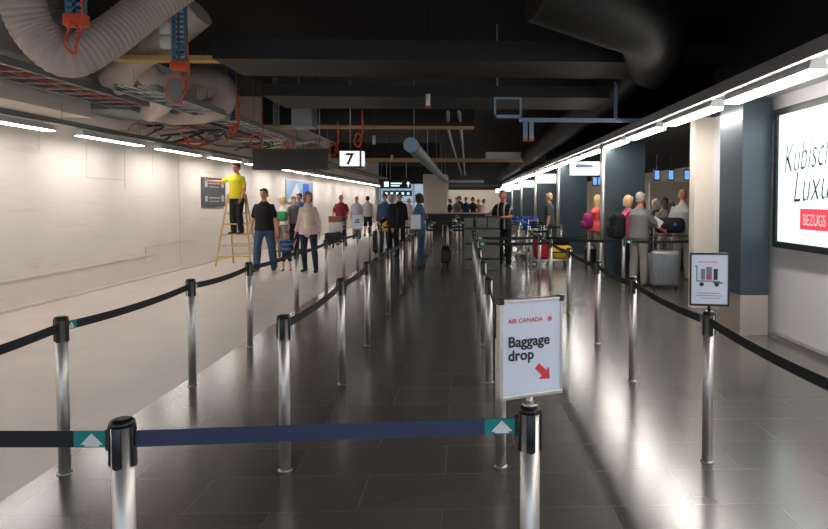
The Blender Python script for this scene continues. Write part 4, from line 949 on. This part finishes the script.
p = wp(r, (-.16, -.22, .0)); t = thing('shoulder_bag', 'black shoulder bag with blue badge hanging behind the light grey shirted person', 'bag', (p.x-.08, p.y-.02, .92), -.3)
MB().box((-.28, -.10, 0), (.28, .10, .30), .08).build('bag', M['black_cloth'], t); MB().cyl((.1, -.115, .17), (.1, -.10, .17), .035, n=16).build('badge', M['blue_bag'], t)
MB().loft(catmull([(-.25, 0, .25), (-.15, -.04, .42), (.08, .0, .62)], 6), [(.02, .006)]*13, side=(0, 1, 0), n=8).build('strap', M['black_cloth'], t)
r = person('dark skinned person in a grey suit facing us between the right-hand travellers', G(664, 272), PI, 1.62, skin='skin_dark', hair='hair_black', shirt='grey_cloth', jacket='khaki', sleeve=1.9, trousers='khaki', vox=.016)
person('person with white hair and dark jacket left of the dark skinned person', G(655.5, 270), PI*.7, 1.60, fem=True, hair='lamp_body', hairstyle='bob', shirt='black_cloth', sleeve=1.9, trousers='black_cloth', vox=.016)
tag(MB().box((-.10, -.004, -.07), (.10, .004, .07), 0, Matrix.Translation(W(657, 222, 11.7)) @ Matrix.Rotation(.6, 4, 'Y')).build('paper_sheet', M['white_print']), 'white sheet of paper held by the grey haired person', 'paper')
# --- far crowd
cr = [(450, 'black_cloth', 'hair_black', 'dark', 1.62), (457, 'grey_cloth', 'hair_black', 'grey', 1.70), (459.5, 'black_cloth', 'hair_brown', 'black', 1.80), (466, 'navy_jeans', 'hair_black', 'navy', 1.70), (473, 'black_cloth', 'hair_black', 'black', 1.72), (478.5, 'brown_cloth', 'hair_brown', 'brown', 1.6), (484, 'pale_pink_cloth', 'hair_light', 'pale pink', 1.62)]
wh = ['leftmost of the distant crowd', 'second from left in the distant crowd', 'tall one third from left in the distant crowd', 'in the middle of the distant crowd', 'fifth from left in the distant crowd', 'second from right in the distant crowd', 'rightmost of the distant crowd']
for i, (px, sh, ha, nm, H) in enumerate(cr):
    y = 33+i % 3*.8; p = W(px, 222, y)
    person(f'person in {nm} top, {wh[i]}', (p.x, y), PI*(.7+.1*i), H, fem=i % 2 == 0, hair=ha, hairstyle='bob' if i % 2 == 0 else 'short', shirt=sh, trousers='black_cloth', vox=.025, group='distant crowd before the beige wall')
t = thing('added_fill_trough', 'added grey trough light that brightens the far beige wall', 'ceiling light', (1.2, 52.4, 2.62))  # added to brighten the back wall; its lit side is turned out of view
MB().box((-3.4, -.1, 0), (3.4, -.06, .25)).box((-3.4, -.1, .21), (3.4, .1, .25)).build('trough', M['galv'], t)
MB().box((-3.3, -.055, .03), (3.3, -.03, .18)).build('diffuser', M['lamp'], t)
MB().cyl((-2.5, 0, .25), (-2.5, 0, 1.78), .01, n=6).cyl((2.5, 0, .25), (2.5, 0, 1.78), .01, n=6).build('hanger', M['black_plastic'], t)
t = thing('low_counter', 'long low black counter before the distant crowd', 'counter', (-.6, 31.4, 0))
MB().box((-2.0, -.3, 0), (2.2, .3, .9)).build('body', M['dark_sign'], t, bevel=.01); MB().box((-2.05, -.35, .9), (2.25, .35, .96)).build('worktop', M['alu'], t)
